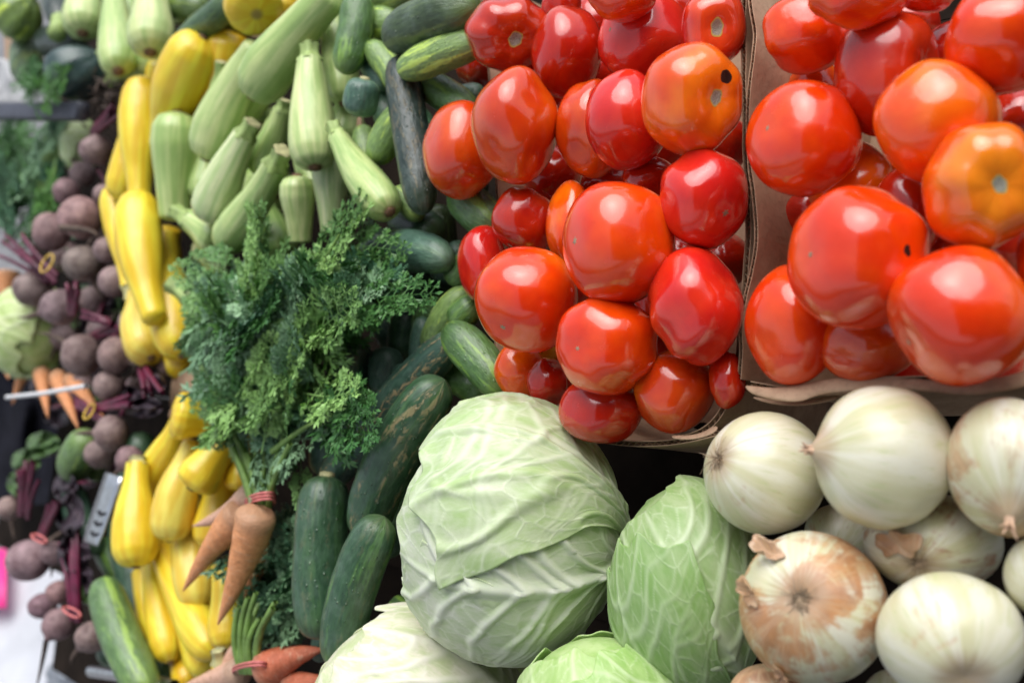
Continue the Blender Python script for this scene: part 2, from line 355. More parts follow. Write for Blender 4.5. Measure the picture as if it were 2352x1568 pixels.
class Ball:
    """a round fruit: local shape fn(dirs, theta, phi) -> points, turned so that +z is axis, fitted to a w x h outline"""
    def __init__(s, x, y, w, h, axis, fn, lift=0., kmax=1.2, tol=.9, depth=None):
        q = P(x, y, lift); s_ = sc(x, y, lift); rx, ry = w/2/s_, h/2/s_
        k = settle([(q, min(rx, ry) if min(rx, ry) > .75*max(rx, ry) else (rx+ry)/2*.9)], kmax, tol)
        s.o = q*k; rx *= k; ry *= k; s.B = basis(axis); s.fn = fn
        p = fn(BALL, BT, BP) @ s.B
        lo, hi = p.min(0), p.max(0); s.c = (lo+hi)/2; half = (hi-lo)/2
        rz = (rx+ry)/2 if depth is None else depth*(rx+ry)/2
        s.s = np.array([rx, ry, rz])/half; s.r = (rx+ry)/2; s.w = W(s.o)
    def pts(s, d, t, p, grow=1.0): return s.o + (s.fn(d, t, p)*grow @ s.B - s.c)*s.s
    def at(s, theta, phi, grow=1.0):
        d, t, p = dirs(np.array([theta]), np.array([phi])); return s.pts(d, t, p, grow)[0]
    def patch(s, name, mat, pole, ang, parent, grow=1.004, star=0.0, nstar=7, dome=0.0, seed=0, rings=7, centre=None):
        """a cap of skin round the +z (pole=1) or -z pole, or round a given direction"""
        n = 40; ph = np.linspace(0, 2*math.pi, n, endpoint=False); out = []; tc = []; aux = []
        for i, f in enumerate(np.linspace(.001, 1, rings)):
            a = ang*f*(1 + star*f*np.cos(nstar*ph + seed) + .12*f*np.sin(2*ph+seed*1.7) + .025*f*np.sin(5*ph+seed))
            th = a if pole > 0 else math.pi-a
            d = np.stack([np.sin(th)*np.cos(ph), np.sin(th)*np.sin(ph), np.cos(th)], 1)
            if centre is not None:
                b = basis(np.asarray(centre)); d = np.stack([np.sin(a)*np.cos(ph), np.sin(a)*np.sin(ph), np.cos(a)], 1) @ b
                th = np.arccos(np.clip(d[:, 2], -1, 1))
            pp = np.arctan2(d[:, 1], d[:, 0])
            g = grow + dome*(1-f*f) - (.004 if f == 1 else 0)
            out.append(s.pts(d, th, pp, g)); tc.append(d*3); aux.append(np.stack([np.full(n, f)]*3, 1))
        return put(name, np.concatenate(out), grid_faces(rings, n), mat, s.o, parent, s.w, np.concatenate(tc), np.concatenate(aux))
    def local(s, v):
        """camera-axis offset (in outline units) -> local direction"""
        return unit(s.B @ unit(v))

def facing(x, y, w, h, sx, sy):
    """direction (camera axes) of the surface point of a ball that shows at sx, sy"""
    a = (sx-x)/(w/2); b = -(sy-y)/(h/2); r = math.hypot(a, b)
    if r > .97: a, b, r = a*.97/r, b*.97/r, .97
    d = np.array([a, b, math.sqrt(1-r*r)])
    v = unit(ray(x, y)); zz = -v; xx = unit(np.array([1., 0, 0]) - zz[0]*zz); yy = np.cross(zz, xx)
    return unit(d[0]*xx + d[1]*yy + d[2]*zz)

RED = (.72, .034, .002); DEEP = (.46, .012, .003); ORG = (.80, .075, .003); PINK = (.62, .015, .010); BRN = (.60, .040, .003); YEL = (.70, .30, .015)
tcount = 0
def tomato(x, y, w, h, color, label, scar=None, lift=0., alpha=.25, lob=.035, oblate=.88, group=None, kmax=1.22):
    global tcount; tcount += 1; sd = tcount
    if scar is None:
        a = random.uniform(0, 6.28); axis = np.array([math.cos(a)*.8, math.sin(a)*.8, -.55])
    elif scar[0] == 's': axis = facing(x, y, w, h, *scar[1:3])
    else: axis = -facing(x, y, w, h, *scar[1:3])
    nl = [5, 6, 4, 7][sd % 4]; ph0 = sd*1.7; lob = min(lob, .045)*.75; w *= 1.04; h *= 1.03
    def fn(d, t, p):
        r = 1 + lob*np.cos(nl*p+ph0+.6*np.sin(p+sd))*np.sin(t)**1.5*(1+.7*np.cos(t)) + .04*vn(d, .9, sd) + .008*vn(d, 2.3, sd+50)
        r = r - (.12+lob)*np.exp(-(t/.30)**2)*1.0 + .035*np.exp(-((t-.62)/.28)**2) - .03*np.exp(-((math.pi-t)/.3)**2)
        r = r - .35*lob*np.abs(np.cos(nl*p/2+ph0/2))**8*np.exp(-((t-.4)/.35)**2)
        pq = 2.45; r = r*(np.hypot(d[:, 0], d[:, 1])**pq+np.abs(d[:, 2])**pq)**(-1/pq)
        v = d*r[:, None]; v[:, 2] *= oblate; return v
    b = Ball(x, y, w, h, axis, fn, lift, kmax)
    o = put('tomato', b.pts(BALL, BT, BP), BALLF, MT['tomato'], b.o, tc=BALL, color=(*color, alpha))
    tag(o, label, 'tomato', group)
    if scar is not None and scar[0] == 's':
        b.patch('stem_scar', MT['scar'], 1, scar[3] if len(scar) > 3 else .17, o, 1.008, .05, 5, .004, sd)
    elif scar is not None and scar[0] == 'b':
        b.patch('blossom_scar', MT['root'], -1, scar[3] if len(scar) > 3 else .05, o, 1.004, .45, 6, .0, sd, 5)
    return o, b
def tomato_spot(o, b, x, y, w, h, sx, sy, ang, name='rot_spot', star=.15):
    d = b.local(facing(x, y, w, h, sx, sy)/b.s*np.mean(b.s))
    b.patch(name, MT['rot'], 1, ang, o, 1.004, star, 3, .0, 2, 6, centre=d)  # flat patch of rot black; the hollow's shade is only in its colour

def tube_verts(pts, rad, n=8, prof=None):
    pts = np.asarray(pts, float); m = len(pts); rad = np.broadcast_to(rad, (m,))
    T = np.gradient(pts, axis=0); T /= np.linalg.norm(T, axis=1)[:, None]+1e-12
    X = basis(T[0])[0]; fr = []
    for i in range(m):
        X = unit(X - (X @ T[i])*T[i]); fr.append((X, np.cross(T[i], X)))
    ph = np.linspace(0, 2*math.pi, n, endpoint=False); V = []
    for i in range(m):
        rr = rad[i]*(prof(ph, i/(m-1)) if prof else 1)
        V.append(pts[i] + (np.cos(ph)*rr)[:, None]*fr[i][0] + (np.sin(ph)*rr)[:, None]*fr[i][1])
    return np.concatenate(V), grid_faces(m, n), ph, T
def bez(a, b, c, t):
    t = np.asarray(t)[:, None]; return a*(1-t)**2 + 2*b*t*(1-t) + c*t*t
def join(parts):
    V = []; F = []; o = 0
    for v, f in parts:
        V.append(v); F += (np.asarray(f)+o).tolist(); o += len(v)
    return np.concatenate(V), F
def tubes(name, curves, mat, origin, parent, pw, n=6, color=None):
    parts = [tube_verts(c, r, n)[:2] for c, r in curves]
    v, f = join(parts); return put(name, v, f, mat, origin, parent, pw, color=color)

CT = (1-np.cos(np.linspace(0, math.pi, 44)))/2
def prof_of(tab):
    tt = np.array([a for a, _ in tab]); rr = np.array([b for _, b in tab])
    def f(t):
        xs = np.linspace(0, 1, 401); ys = np.interp(xs, tt, rr)
        k = np.ones(21)/21; yp = np.pad(ys, 10, mode='edge'); ys = np.convolve(yp, k, 'valid')
        r = np.interp(t, xs, ys); e = .06 if rr[-1] > .1 else .01
        end = np.sqrt(np.clip(1-np.clip((t-(1-e))/e, 0, 1)**2, 0, 1)); return r*np.maximum(end, 1e-3)
    return f
ZUC = prof_of([(0, .54), (.15, .62), (.35, .78), (.55, .93), (.75, 1), (.86, .97), (.94, .80), (1, .62)])
YSQ = prof_of([(0, .50), (.12, .53), (.25, .62), (.4, .82), (.55, .96), (.72, 1), (.86, .95), (.94, .76), (1, .52)])
BAT = prof_of([(0, .62), (.15, .66), (.4, .78), (.7, 1), (.86, .96), (.95, .74), (1, .5)])
CAR = prof_of([(0, .35), (.02, .8), (.07, 1), (.25, .86), (.5, .60), (.75, .36), (.92, .15), (1, .03)])
def CUK(t): return np.maximum((1-np.abs(2*t-1)**4.5), 0)**.5*(.90+.10*np.sin(math.pi*t)) + 1e-3
def CUB(t): return np.maximum((1-np.abs(2*t-1)**7), 0)**.5*(.93+.07*np.sin(math.pi*t)) + 1e-3

def long_veg(name, cat, p0, p1, width, mat, prof, color, label, bend=0., stem=None, blossom=None, group=None, seg=30,
             ridge=0., nr=5, kmax=1.14, tol=.86, lump=.02, scar=0., parent=None, pw=None, stemlen=.13, bow=0.):
    """a fruit or root swept along a curve from p0 (stem end) to p1; p = (x, y, lift)"""
    a, c = P(*(tuple(p0)+(0,))[:3]), P(*(tuple(p1)+(0,))[:3])
    mx, my = (p0[0]+p1[0])/2, (p0[1]+p1[1])/2; s_ = FP/(-(a+c)[2]/2); R = width/2/s_
    pd = np.array([(p1[1]-p0[1]), (p1[0]-p0[0]), 0.])
    pd = pd/(np.linalg.norm(pd)+1e-9)
    mid = (a+c)/2 + pd*2*bend/s_ + N*bow
    t0 = stemlen if stem else 0.
    tb = t0 + (1-t0)*CT; path = bez(a, mid, c, tb); rad = R*prof(CT)
    if not stem: rad = rad*np.sqrt(np.clip(1-(1-np.clip(CT/(.05 if prof is not CAR else .03), 0, 1))**2, 1e-5, 1))
    if parent is None:
        k = settle([(path[i], max(rad[i], R*.5)*.95) for i in (5, 13, 21, 29, 37)], kmax, tol)
    else: k = 1.
    a, mid, c, path, rad, R = a*k, mid*k, c*k, path*k, rad*k, R*k
    seed = rng.integers(1, 9999); L = np.concatenate([[0], np.cumsum(np.linalg.norm(np.diff(path, axis=0), axis=1))])
    ph0 = rng.uniform(0, 6)
    def pf(ph, t):
        q = np.stack([np.cos(ph), np.sin(ph), np.full_like(ph, t*L[-1]/R)], 1)
        return 1 + ridge*np.cos(nr*ph+ph0)*math.sin(math.pi*min(1, t*1.0+.02)) + lump*vn(q, 1.3, seed) + lump*.5*vn(q, 3.1, seed+9)
    v, f, ph, T = tube_verts(path, rad, seg, pf)
    tc = np.stack([np.tile(np.cos(ph), len(path)), np.tile(np.sin(ph), len(path)), np.repeat(L/R, seg)], 1)
    aux = np.stack([np.repeat(CT, seg), np.tile(ph, len(path)), np.full(len(v), scar)], 1)
    org = path[22]; 
    o = put(name, v, f, mat, org, parent, pw, tc, aux, color=color); ow = W(org)
    if label: tag(o, label, cat, group)
    if stem:                                     # ribbed stalk with a cut end
        sp = bez(a, mid, c, np.linspace(0, t0+.02, 7)); r0 = R*prof(np.array([.0]))[0]
        rr = r0*np.array([.74, .70, .66, .66, .74, .92, 1.02])
        vs, fs, _, _ = tube_verts(sp, rr, 20, lambda ph, t: 1+.13*np.cos(5*ph+ph0))
        st = put('stem', vs, fs, MT[stem], sp[3], o, ow)
        ve, fe, _, _ = tube_verts(np.stack([sp[0]+(sp[0]-sp[1])*e for e in (-.05, .04, .08, .08)]), r0*np.array([.70, .68, .5, .01]), 20, lambda ph, t: 1+.13*np.cos(5*ph+ph0))
        put('cut_end', ve, fe, MT['cut'], sp[0], st, W(sp[3]))
    if blossom:
        e = path[-1]; d = unit(path[-1]-path[-4]); rr = R*blossom
        ve, fe, _, _ = tube_verts(np.stack([e-d*rr*.7, e+d*rr*.10, e+d*rr*.32, e+d*rr*.34]), rr*np.array([1.15, 1.0, .55, .02]), 14, lambda ph, t: 1+.15*np.cos(6*ph))
        put('blossom_end', ve, fe, MT['blossom'], e, o, ow)
    return o, path, R

def onion(x, y, w, h, neck, label, tan=(.45, .24, .10), cover=.3, lift=0., roots=True, necklen=1.0, kmax=1.12, tuft=24, seed=1, rootlen=1.0):
    """neck: camera-axis direction of the neck; the roots sit opposite"""
    def fn(d, t, p):
        r = 1 + .02*vn(d, 1.2, seed) + .008*vn(d, 3, seed+3) + .13*np.exp(-(t/.17)**2) - .03*np.exp(-((t-.5)/.3)**2) - .075*np.exp(-((math.pi-t)/.22)**2)
        v = d*r[:, None]; v[:, 2] *= .95; return v
    b = Ball(x, y, w, h, neck, fn, lift, kmax)
    o = put('onion', b.pts(BALL, BT, BP), BALLF, MT['onion'], b.o, tc=BALL, color=(*tan, cover))
    tag(o, label, 'onion')
    r = b.r; rg = np.random.default_rng(seed)
    if roots:
        cen = b.at(math.pi-.001, 0); ax = unit(cen-b.o); bx = basis(ax); cur = []
        for i in range(tuft):
            a = rg.uniform(0, 6.28); q = rg.uniform(.01, .085)*r; L = rg.uniform(.10, .34)*r*rootlen
            st = cen + (bx[0]*math.cos(a)+bx[1]*math.sin(a))*q - ax*.01*r; a2 = a+rg.uniform(-.8, .8)
            out = (bx[0]*math.cos(a2)+bx[1]*math.sin(a2))
            cur.append((bez(st, st+ax*L*.45, st+ax*L*rg.uniform(.05, .5)+out*L*rg.uniform(.4, 1), np.linspace(0, 1, 6)), np.linspace(1.3, .5, 6)*.0065*r))
        for q in range(3): cur.append((np.stack([cen-ax*.03*r, cen+ax*.01*r, cen+ax*.022*r, cen+ax*.024*r]), np.array([.11, .095, .05, .001])*r*(1-.0*q)))
        tubes('root_tuft', cur[:-2], MT['root'], cen, o, b.w, 7)
    if necklen:
        cen = b.at(.001, 0); ax = unit(cen-b.o); bx = basis(ax); cur = []
        for i in range(7):
            a = rg.uniform(0, 6.28); L = rg.uniform(.10, .22)*r*necklen
            st = cen + (bx[0]*math.cos(a)+bx[1]*math.sin(a))*.03*r - ax*.05*r
            cur.append((bez(st, st+ax*L*.7, st+ax*L+(bx[0]*math.cos(a)+bx[1]*math.sin(a))*L*rg.uniform(.1, .7), np.linspace(0, 1, 7)), np.array([.055, .05, .035, .026, .02, .016, .005])*r))
        tubes('dry_neck', cur, MT['paper'], cen, o, b.w, 7)
    return o, b
def skin_flake(o, b, centre, ang, lift, mat=(.50, .22, .09), seed=1, curl=.12):
    """a sheet of loose papery skin standing off the bulb"""
    d0 = b.local(np.asarray(centre)); B = basis(d0); n, m = 40, 9; V = []; DD = []
    ph = np.linspace(0, 2*math.pi, n, endpoint=False); rg = np.random.default_rng(seed); o1, o2 = rg.uniform(0, 6, 2)
    for i, f in enumerate(np.linspace(.01, 1, m)):
        a = ang*f*(1+.3*np.sin(2*ph+o1)+.16*np.sin(5*ph+o2)+.08*np.sin(9*ph))
        d = np.stack([np.sin(a)*np.cos(ph), np.sin(a)*np.sin(ph), np.cos(a)], 1) @ B
        DD.append(d); g = 1+lift+curl*f*f*(np.cos(ph-o1)*.5+.5)+.012*np.sin(7*ph+o2)*f
        t = np.arccos(np.clip(d[:, 2], -1, 1)); V.append(b.pts(d, t, np.arctan2(d[:, 1], d[:, 0]), 1)*1 + (b.pts(d, t, np.arctan2(d[:, 1], d[:, 0]), 1)-b.o)*(g-1)[:, None])
    s = put('loose_skin', np.concatenate(V), grid_faces(m, n), MT['onion'], b.o, o, b.w, tc=np.concatenate(DD), color=(*mat, 2.0))
    md = s.modifiers.new('thick', 'SOLIDIFY'); md.thickness = .0004
    return s

def cells(u, v, seed):
    """distance to the edge of jittered cells: a network of fine veins"""
    i = np.floor(u).astype(np.int64); j = np.floor(v).astype(np.int64); F1 = np.full(u.shape, 9.); F2 = np.full(u.shape, 9.)
    for a in (-1, 0, 1):
        for b in (-1, 0, 1):
            x = i+a+hash3(i+a, j+b, i*0, seed)*.9; y = j+b+hash3(i+a, j+b, i*0+1, seed)*.9
            d = np.hypot(u-x, v-y); n1 = np.minimum(F1, d); F2 = np.minimum(F2, np.maximum(F1, d)); F1 = n1
    return F2-F1
def leaf_relief(u, v, seed, rib=1.0, sec=1.0, nsec=7, crump=0.):
    rg = np.random.default_rng(seed); h = np.zeros_like(u); m = np.zeros_like(u)
    wob = .05*np.sin(u*5+seed)
    vm = v-wob*u; wm = .085*(1-.85*u)**1.2+.010
    g = np.exp(-(vm/wm)**2); h += rib*g*(.060*(1-u)**.8+.004); m = np.maximum(m, g*(1-.35*u))
    side = np.exp(-(vm/(wm*2.6))**2); h -= rib*.012*side*(1-u)
    for s in (-1, 1):
        for i in range(nsec):
            ui = .02+.86*(i+rg.uniform(-.25, .25)+(.35 if s > 0 else 0))/nsec; k = rg.uniform(.30, .62); pw = rg.uniform(1.0, 1.5)
            av = np.clip(vm*s, 0, 2); uc = ui+k*av**pw + .025*np.sin(av*7+i*2+seed)
            wd = .014*(1-.5*np.clip(av, 0, 1))+.003; d = (u-uc)/math.sqrt(1+k*k*.6)
            g = np.exp(-(d/wd)**2)*(vm*s > -.005)*np.clip(1.25-av, 0, 1)
            h += sec*g*.016*(1-.55*np.clip(av, 0, 1)); m = np.maximum(m, g*.8)
            # a branch off each side vein
            ub = uc + .10*np.clip(av-.3, 0, 2)*(1 if i % 2 else -1); g = np.exp(-((u-ub)/(wd*.7))**2)*(av > .3)*np.clip(1.2-av, 0, 1)
            h += sec*g*.006; m = np.maximum(m, g*.5)
    e = cells(u*9+.4*np.sin(v*6), v*7+.4*np.sin(u*8), seed); ter = np.exp(-(e/.07)**2)
    q = np.stack([u*4, v*3, np.full_like(u, seed*.37)], 1)
    h += .012*vn(q, .8, seed) + .003*vn(q, 2.2, seed+4) + .0014*ter*(1-m)
    if crump:
        a = vn(np.stack([u*2.2+.8*v, v*2.6-u, np.full_like(u, seed*.7)], 1), 1.2, seed+8); f = np.exp(-(a/.10)**2); h += crump*(f*.030)
        a = vn(np.stack([u*3.0-.9*v, v*1.8+u, np.full_like(u, seed*.9)], 1), 1.5, seed+18); f = np.exp(-(a/.07)**2); h += crump*(f*.018)
        h += crump*.02*vn(q, 1.4, seed+30)
    return h, m, ter*(1-m)
def cabbage(x, y, w, h, stem, leaves, color, label, lift=0., kmax=1.1, res=110, flat=1.0, name='cabbage', seed=3):
    """stem: direction of the stalk end; leaves: (midrib direction, half width, reach, stand-off, rib, crumple, colour factor)"""
    q = P(x, y, lift); s_ = sc(x, y, lift); rx, ry = w/2/s_, h/2/s_
    k = settle([(q, (rx+ry)/2*.93)], kmax, .92); q = q*k; rx *= k; ry *= k; rz = (rx+ry)/2*flat; S = np.array([rx, ry, rz]); qw = W(q)
    st = unit(stem); root = link(name, None, None, qw); root.empty_display_size = .05; tag(root, label, 'cabbage')
    d = BALL; rr = .955*(1+.02*vn(d, 1.5, seed)); put('inner_head', q+d*rr[:, None]*S, BALLF, MT['cabbage'], q, root, qw, BALL*2, np.zeros_like(BALL), color=color)
    for i, lf_ in enumerate(leaves):
        (mid, hw, reach, off, rib, crump, cf), (tp, sec) = lf_[:7], (tuple(lf_[7:])+(0., 1.0))[:2] if len(lf_) > 7 else (0., 1.)
        B = basis(st, mid)                          # x: towards the midrib, z: stalk
        nu, nv = res, res; u, v = np.meshgrid(np.linspace(.015, 1, nu), np.linspace(-1, 1, nv), indexing='ij'); u = u.ravel(); v = v.ravel(); sd = seed*13+i*7
        hh, m, ter = leaf_relief(u, v, sd, rib, sec, 7, crump)
        um = 1-.16*v*v + .05*vn(np.stack([v*4, v*0+sd, v*0], 1), 1, sd) + .012*vn(np.stack([v*9, v*0+sd, v*0], 1), 1, sd)
        hwu = hw*((1-tp)*(.55+.55*u**.7)+tp*(.10+1.25*u)) + .09*vn(np.stack([u*4, np.sign(v)*3, u*0+sd], 1), 1, sd) + .025*vn(np.stack([u*10, np.sign(v)*3, u*0+sd], 1), 1, sd)
        th = u*reach*um; az = v*hwu
        edge = np.maximum(np.clip((u-.90)/.10, 0, 1), np.clip((np.abs(v)-.90)/.10, 0, 1))
        curl = edge**2*(.012+.020*vn(np.stack([u*6, v*6, u*0+sd], 1), 1, sd+1))
        R = 1+off*(1-.45*np.clip((np.abs(v)-.55)/.45, 0, 1)*(off > .04))+hh+curl - .02*np.clip(1-u/.08, 0, 1)
        loc = np.stack([np.sin(th)*np.cos(az), np.sin(th)*np.sin(az), np.cos(th)], 1)
        # waxy, slightly angular head rather than a sphere
        g = loc @ B; R = R*(1+.025*vn(g, 1.3, seed)+.012*vn(g, 2.7, seed+2)) + .05*rib*np.exp(-(th/.16)**2)
        c = tuple(min(.95, a*b) for a, b in zip(color, cf))
        lf = put('leaf', q+g*R[:, None]*S, grid_faces(nu, nv, False), MT['cabbage'], q, root, qw, np.stack([u*4, v*4, u*0+sd], 1), np.stack([m, ter, u], 1), color=c)
        md = lf.modifiers.new('thick', 'SOLIDIFY'); md.thickness = .0011; md.offset = -1
    cur = [(np.stack([q+st*S*.93, q+st*S*1.0, q+st*S*1.06, q+st*S*1.065]), np.array([.17, .15, .11, .002])*rx)]
    tubes('stalk', cur, MT['cut'], q+st*S, root, qw, 16)
    return root

# feathery leaves
def frond_mesh(name, mat, seed, pairs=10, wide=.36, narrow=1.0):
    rg = np.random.default_rng(seed); V = []; F = []
    def lance(p, d, nrm, L, wd):
        d = unit(d); s = unit(np.cross(nrm, d)); up = unit(np.cross(d, s)); b = len(V); bendz = rg.uniform(-.25, .15)*L
        V.extend([p-s*wd*.25, p+s*wd*.25, p+d*L*.5+s*wd+up*bendz*.2, p+d*L*.5-s*wd+up*bendz*.2, p+d*L+up*bendz])
        F.extend([(b, b+1, b+2, b+3), (b+3, b+2, b+4)])
    def stick(p, q, r0, r1):
        d = unit(q-p); a = unit(np.cross(d, (0.1, .3, 1))); c = np.cross(d, a); b = len(V)
        for pt, r in ((p, r0), (q, r1)):
            for k in range(3): V.append(pt + (a*math.cos(k*2.094)+c*math.sin(k*2.094))*r)
        for k in range(3): F.append((b+k, b+(k+1) % 3, b+3+(k+1) % 3, b+3+k))
    arch = rg.uniform(-.22, .30); twist = rg.uniform(-.3, .3)
    def spine(t): return np.array([t, .10*twist*math.sin(t*3), arch*t*t*.6 - .06*t])
    for i in range(8): stick(spine(i/8), spine((i+1)/8), .010*(1-i/9), .010*(1-(i+1)/9))
    for i in range(pairs):
        t = .22+.74*(i/(pairs-1)); base = spine(t); tan = unit(spine(min(1, t+.02))-spine(t-.02))
        L = wide*(1-.78*((t-.22)/.78)**1.1)*rg.uniform(.8, 1.15)
        for s in (-1, 1):
            a = math.radians(rg.uniform(42, 66)); nz = rg.uniform(-.25, .45)
            d = unit(tan*math.cos(a) + np.array([0, s*math.sin(a), nz*.7])); nrm = unit(np.array([-nz*.3, rg.uniform(-.4, .4), 1]))
            stick(base, base+d*L*.9, .005, .002)
            nq = max(3, int(round(2+L*12)))
            for j in range(nq):
                tt = .22+.78*(j+.5)/nq; q = base+d*L*tt; l2 = L*.42*(1-.55*tt)*rg.uniform(.75, 1.25)+.025
                for s2 in (-1, 1):
                    b2 = math.radians(rg.uniform(32, 58)); sd = np.cross(nrm, d)*s2
                    d2 = unit(d*math.cos(b2)+sd*math.sin(b2)+nrm*rg.uniform(-.35, .35))
                    lance(q, d2, nrm+rg.normal(0, .35, 3), l2, l2*.14*narrow)
                    for s3 in (-1, 1):
                        d3 = unit(d2+np.cross(nrm, d2)*s3*rg.uniform(.5, .9)+nrm*rg.uniform(-.3, .3))
                        lance(q+d2*l2*.38, d3, nrm+rg.normal(0, .35, 3), l2*.55, l2*.11*narrow)
            lance(base+d*L*.9, d, nrm, L*.22+.02, .018*narrow)
    lance(spine(1.), spine(1.)-spine(.95), np.array([0, 0, 1.]), .08, .018)
    return mesh(name, np.array(V), F, mat, smooth=False)
FR = [frond_mesh('frond', MT['frond'], 100+i) for i in range(7)]
FD = [frond_mesh('frond', MT['fronddark'], 200+i, 11, .38) for i in range(4)]
DL = [frond_mesh('dill', MT['dill'], 300+i, 8, .36, .6) for i in range(3)]
def frond(parent, pw, meshes, base, tip, roll=0., name='frond', scale_w=1.0):
    """base, tip: camera-axis points"""
    d = np.asarray(tip)-base; L = np.linalg.norm(d); X = d/L; Z = unit(N - (N @ X)*X); Y = np.cross(Z, X)
    c, s = math.cos(roll), math.sin(roll); Y, Z = Y*c+Z*s, Z*c-Y*s
    m = np.stack([X*L, Y*L*scale_w, Z*L], 1); m = ROT @ m
    o = bpy.data.objects.new(name, random.choice(meshes)); COL.objects.link(o); o.parent = parent
    loc = W(base)-pw
    o.matrix_local = Matrix([list(m[i])+[loc[i]] for i in range(3)]+[[0, 0, 0, 1]])
    return o
def inside(x, y, poly):
    c = False; n = len(poly)
    for i in range(n):
        (x0, y0), (x1, y1) = poly[i], poly[(i+1) % n]
        if (y0 > y) != (y1 > y) and x < (x1-x0)*(y-y0)/(y1-y0)+x0: c = not c
    return c

def card_wall(box, bw, rim, depth, side, thick=.0045, wav=.002, seed=1, name='side_panel', down=None, lean=0.):
    """a corrugated wall: rim = picture points with lift, hanging down into the heap; side=+1/-1 picks the outer side"""
    rg = np.random.default_rng(seed); pts = np.array([P(*r) for r in rim]); seg = np.concatenate([[0], np.cumsum(np.linalg.norm(np.diff(pts, axis=0), axis=1))])
    n = max(30, int(seg[-1]/.005)); s = np.linspace(0, seg[-1], n)
    sm = np.stack([np.interp(s, seg, pts[:, i]) for i in range(3)], 1)
    k = 9; pad = np.pad(sm, ((k//2, k//2), (0, 0)), mode='edge'); sm = np.stack([np.convolve(pad[:, i], np.ones(k)/k, 'valid') for i in range(3)], 1)
    T = np.gradient(sm, axis=0); T /= np.linalg.norm(T, axis=1)[:, None]
    dn = -N if down is None else unit(down); O = np.cross(T, dn)*side; O /= np.linalg.norm(O, axis=1)[:, None]
    q = np.stack([s*18, s*0+seed, s*0], 1)
    sm = sm + N*(wav*vn(q, 1, seed)+wav*.5*vn(q, 3.1, seed+1))[:, None] + O*(wav*1.2*vn(q, .8, seed+2))[:, None]
    D = np.linspace(0, 1, 12)
    def sheet(o0, o1, d0=0.):
        V = []
        for oo in (o0, o1):
            g = [sm + O*(oo + lean*f*depth + (.004*f)*vn(np.stack([s*9, s*0+f*3, s*0+seed], 1), 1, seed+5))[:, None] + dn*(d0+f*depth) for f in D]
            V.append(np.stack(g, 0))
        V = np.stack(V, 0); m = len(D); nn = n*m; F = grid_faces(m, n, False); f2 = F[:, ::-1]+nn
        rimf = [[i, i+1, nn+i+1, nn+i] for i in range(n-1)]; e = []
        for j in range(m-1):
            e.append([j*n, nn+j*n, nn+(j+1)*n, (j+1)*n]); e.append([j*n+n-1, (j+1)*n+n-1, nn+(j+1)*n+n-1, nn+j*n+n-1])
        return V.reshape(-1, 3), F.tolist()+f2.tolist()+rimf+e
    t = .0007; jag = .0012
    v1, f1 = sheet(0, t); v2, f2 = sheet(thick-t, thick, jag)
    v, f = join([(v1, f1), (v2, f2)]); org = sm[n//2]
    o = put(name, v, f, MT['card'], org, box, bw, smooth=False)
    # fluting between the two liners, seen along the cut rim
    ns = max(60, int(seg[-1]/.0008)); ss = np.linspace(0, seg[-1], ns); c = np.stack([np.interp(ss, s, sm[:, i]) for i in range(3)], 1); oo = np.stack([np.interp(ss, s, O[:, i]) for i in range(3)], 1)
    zz = thick/2+(thick/2-t*1.1)*np.sin(ss*2*math.pi/.0068)
    a = c+oo*zz[:, None]+dn*.0008; b = a+dn*.03
    put('fluting', np.concatenate([a, b]), grid_faces(2, ns, False), MT['card'], org, o, W(org), smooth=True)
    return o, sm, O
def sheet_strip(name, rows, mat, origin, parent=None, pw=None, thick=.003, sub=0):
    """a bent sheet through a grid of camera-axis points"""
    R = np.array(rows); nr, nc = R.shape[:2]
    o = put(name, R.reshape(-1, 3), grid_faces(nr, nc, False), mat, origin, parent, pw)
    md = o.modifiers.new('thick', 'SOLIDIFY'); md.thickness = thick; md.offset = 0
    if sub: m2 = o.modifiers.new('sub', 'SUBSURF'); m2.levels = m2.render_levels = sub
    return o

# ---------------------------------------------------------------- the setting
pv = np.array([[-14, -14, 0], [14, -14, 0], [14, 14, 0], [-14, 14, 0.]])
tag(link('pavement', mesh('pavement', pv, [[0, 1, 2, 3]], MT['pave'], smooth=False)), 'grey pavement beyond the stall', None, None, 'structure')

# sloping table boards below everything; its open edge runs along the left of the picture
tb = link('stall_table', None, None, W(P(1200, 800, -.24))); tag(tb, 'dark sloping wooden stall table under all the produce', 'table'); tbw = np.array(tb.location)
e1 = unit(np.cross(N, [0, 1., 0])); e1 = -e1 if e1[0] < 0 else e1; e2 = np.cross(N, e1); e2 = -e2 if e2[1] < 0 else e2
cen = P(1200, 800, -.24)
def pix(p): return 1176+FP*p[0]/-p[2], 784-FP*p[1]/-p[2]
for j in range(9):
    a1 = .95; b0 = -.9+j*.2; b1 = b0+.1992; th = .02; a0 = .0
    while a0 > -1.9:                             # the boards end where the pavement shows at the lower left
        x, y = pix(cen+e1*a0+e2*(b0+.1))
        if x < -200 or y-1568 > (x-330)*.72 + 0 and y > 1250 and x < 330: break
        a0 -= .02
    qs = [cen+e1*a+e2*b+N*z for z in (0, -th) for a, b in ((a0, b0), (a1, b0), (a1, b1), (a0, b1))]
    put('plank', np.array(qs), [[0, 1, 2, 3], [7, 6, 5, 4], [0, 4, 5, 1], [1, 5, 6, 2], [2, 6, 7, 3], [3, 7, 4, 0]], MT['wood'], np.mean(qs, 0), tb, tbw, smooth=False)
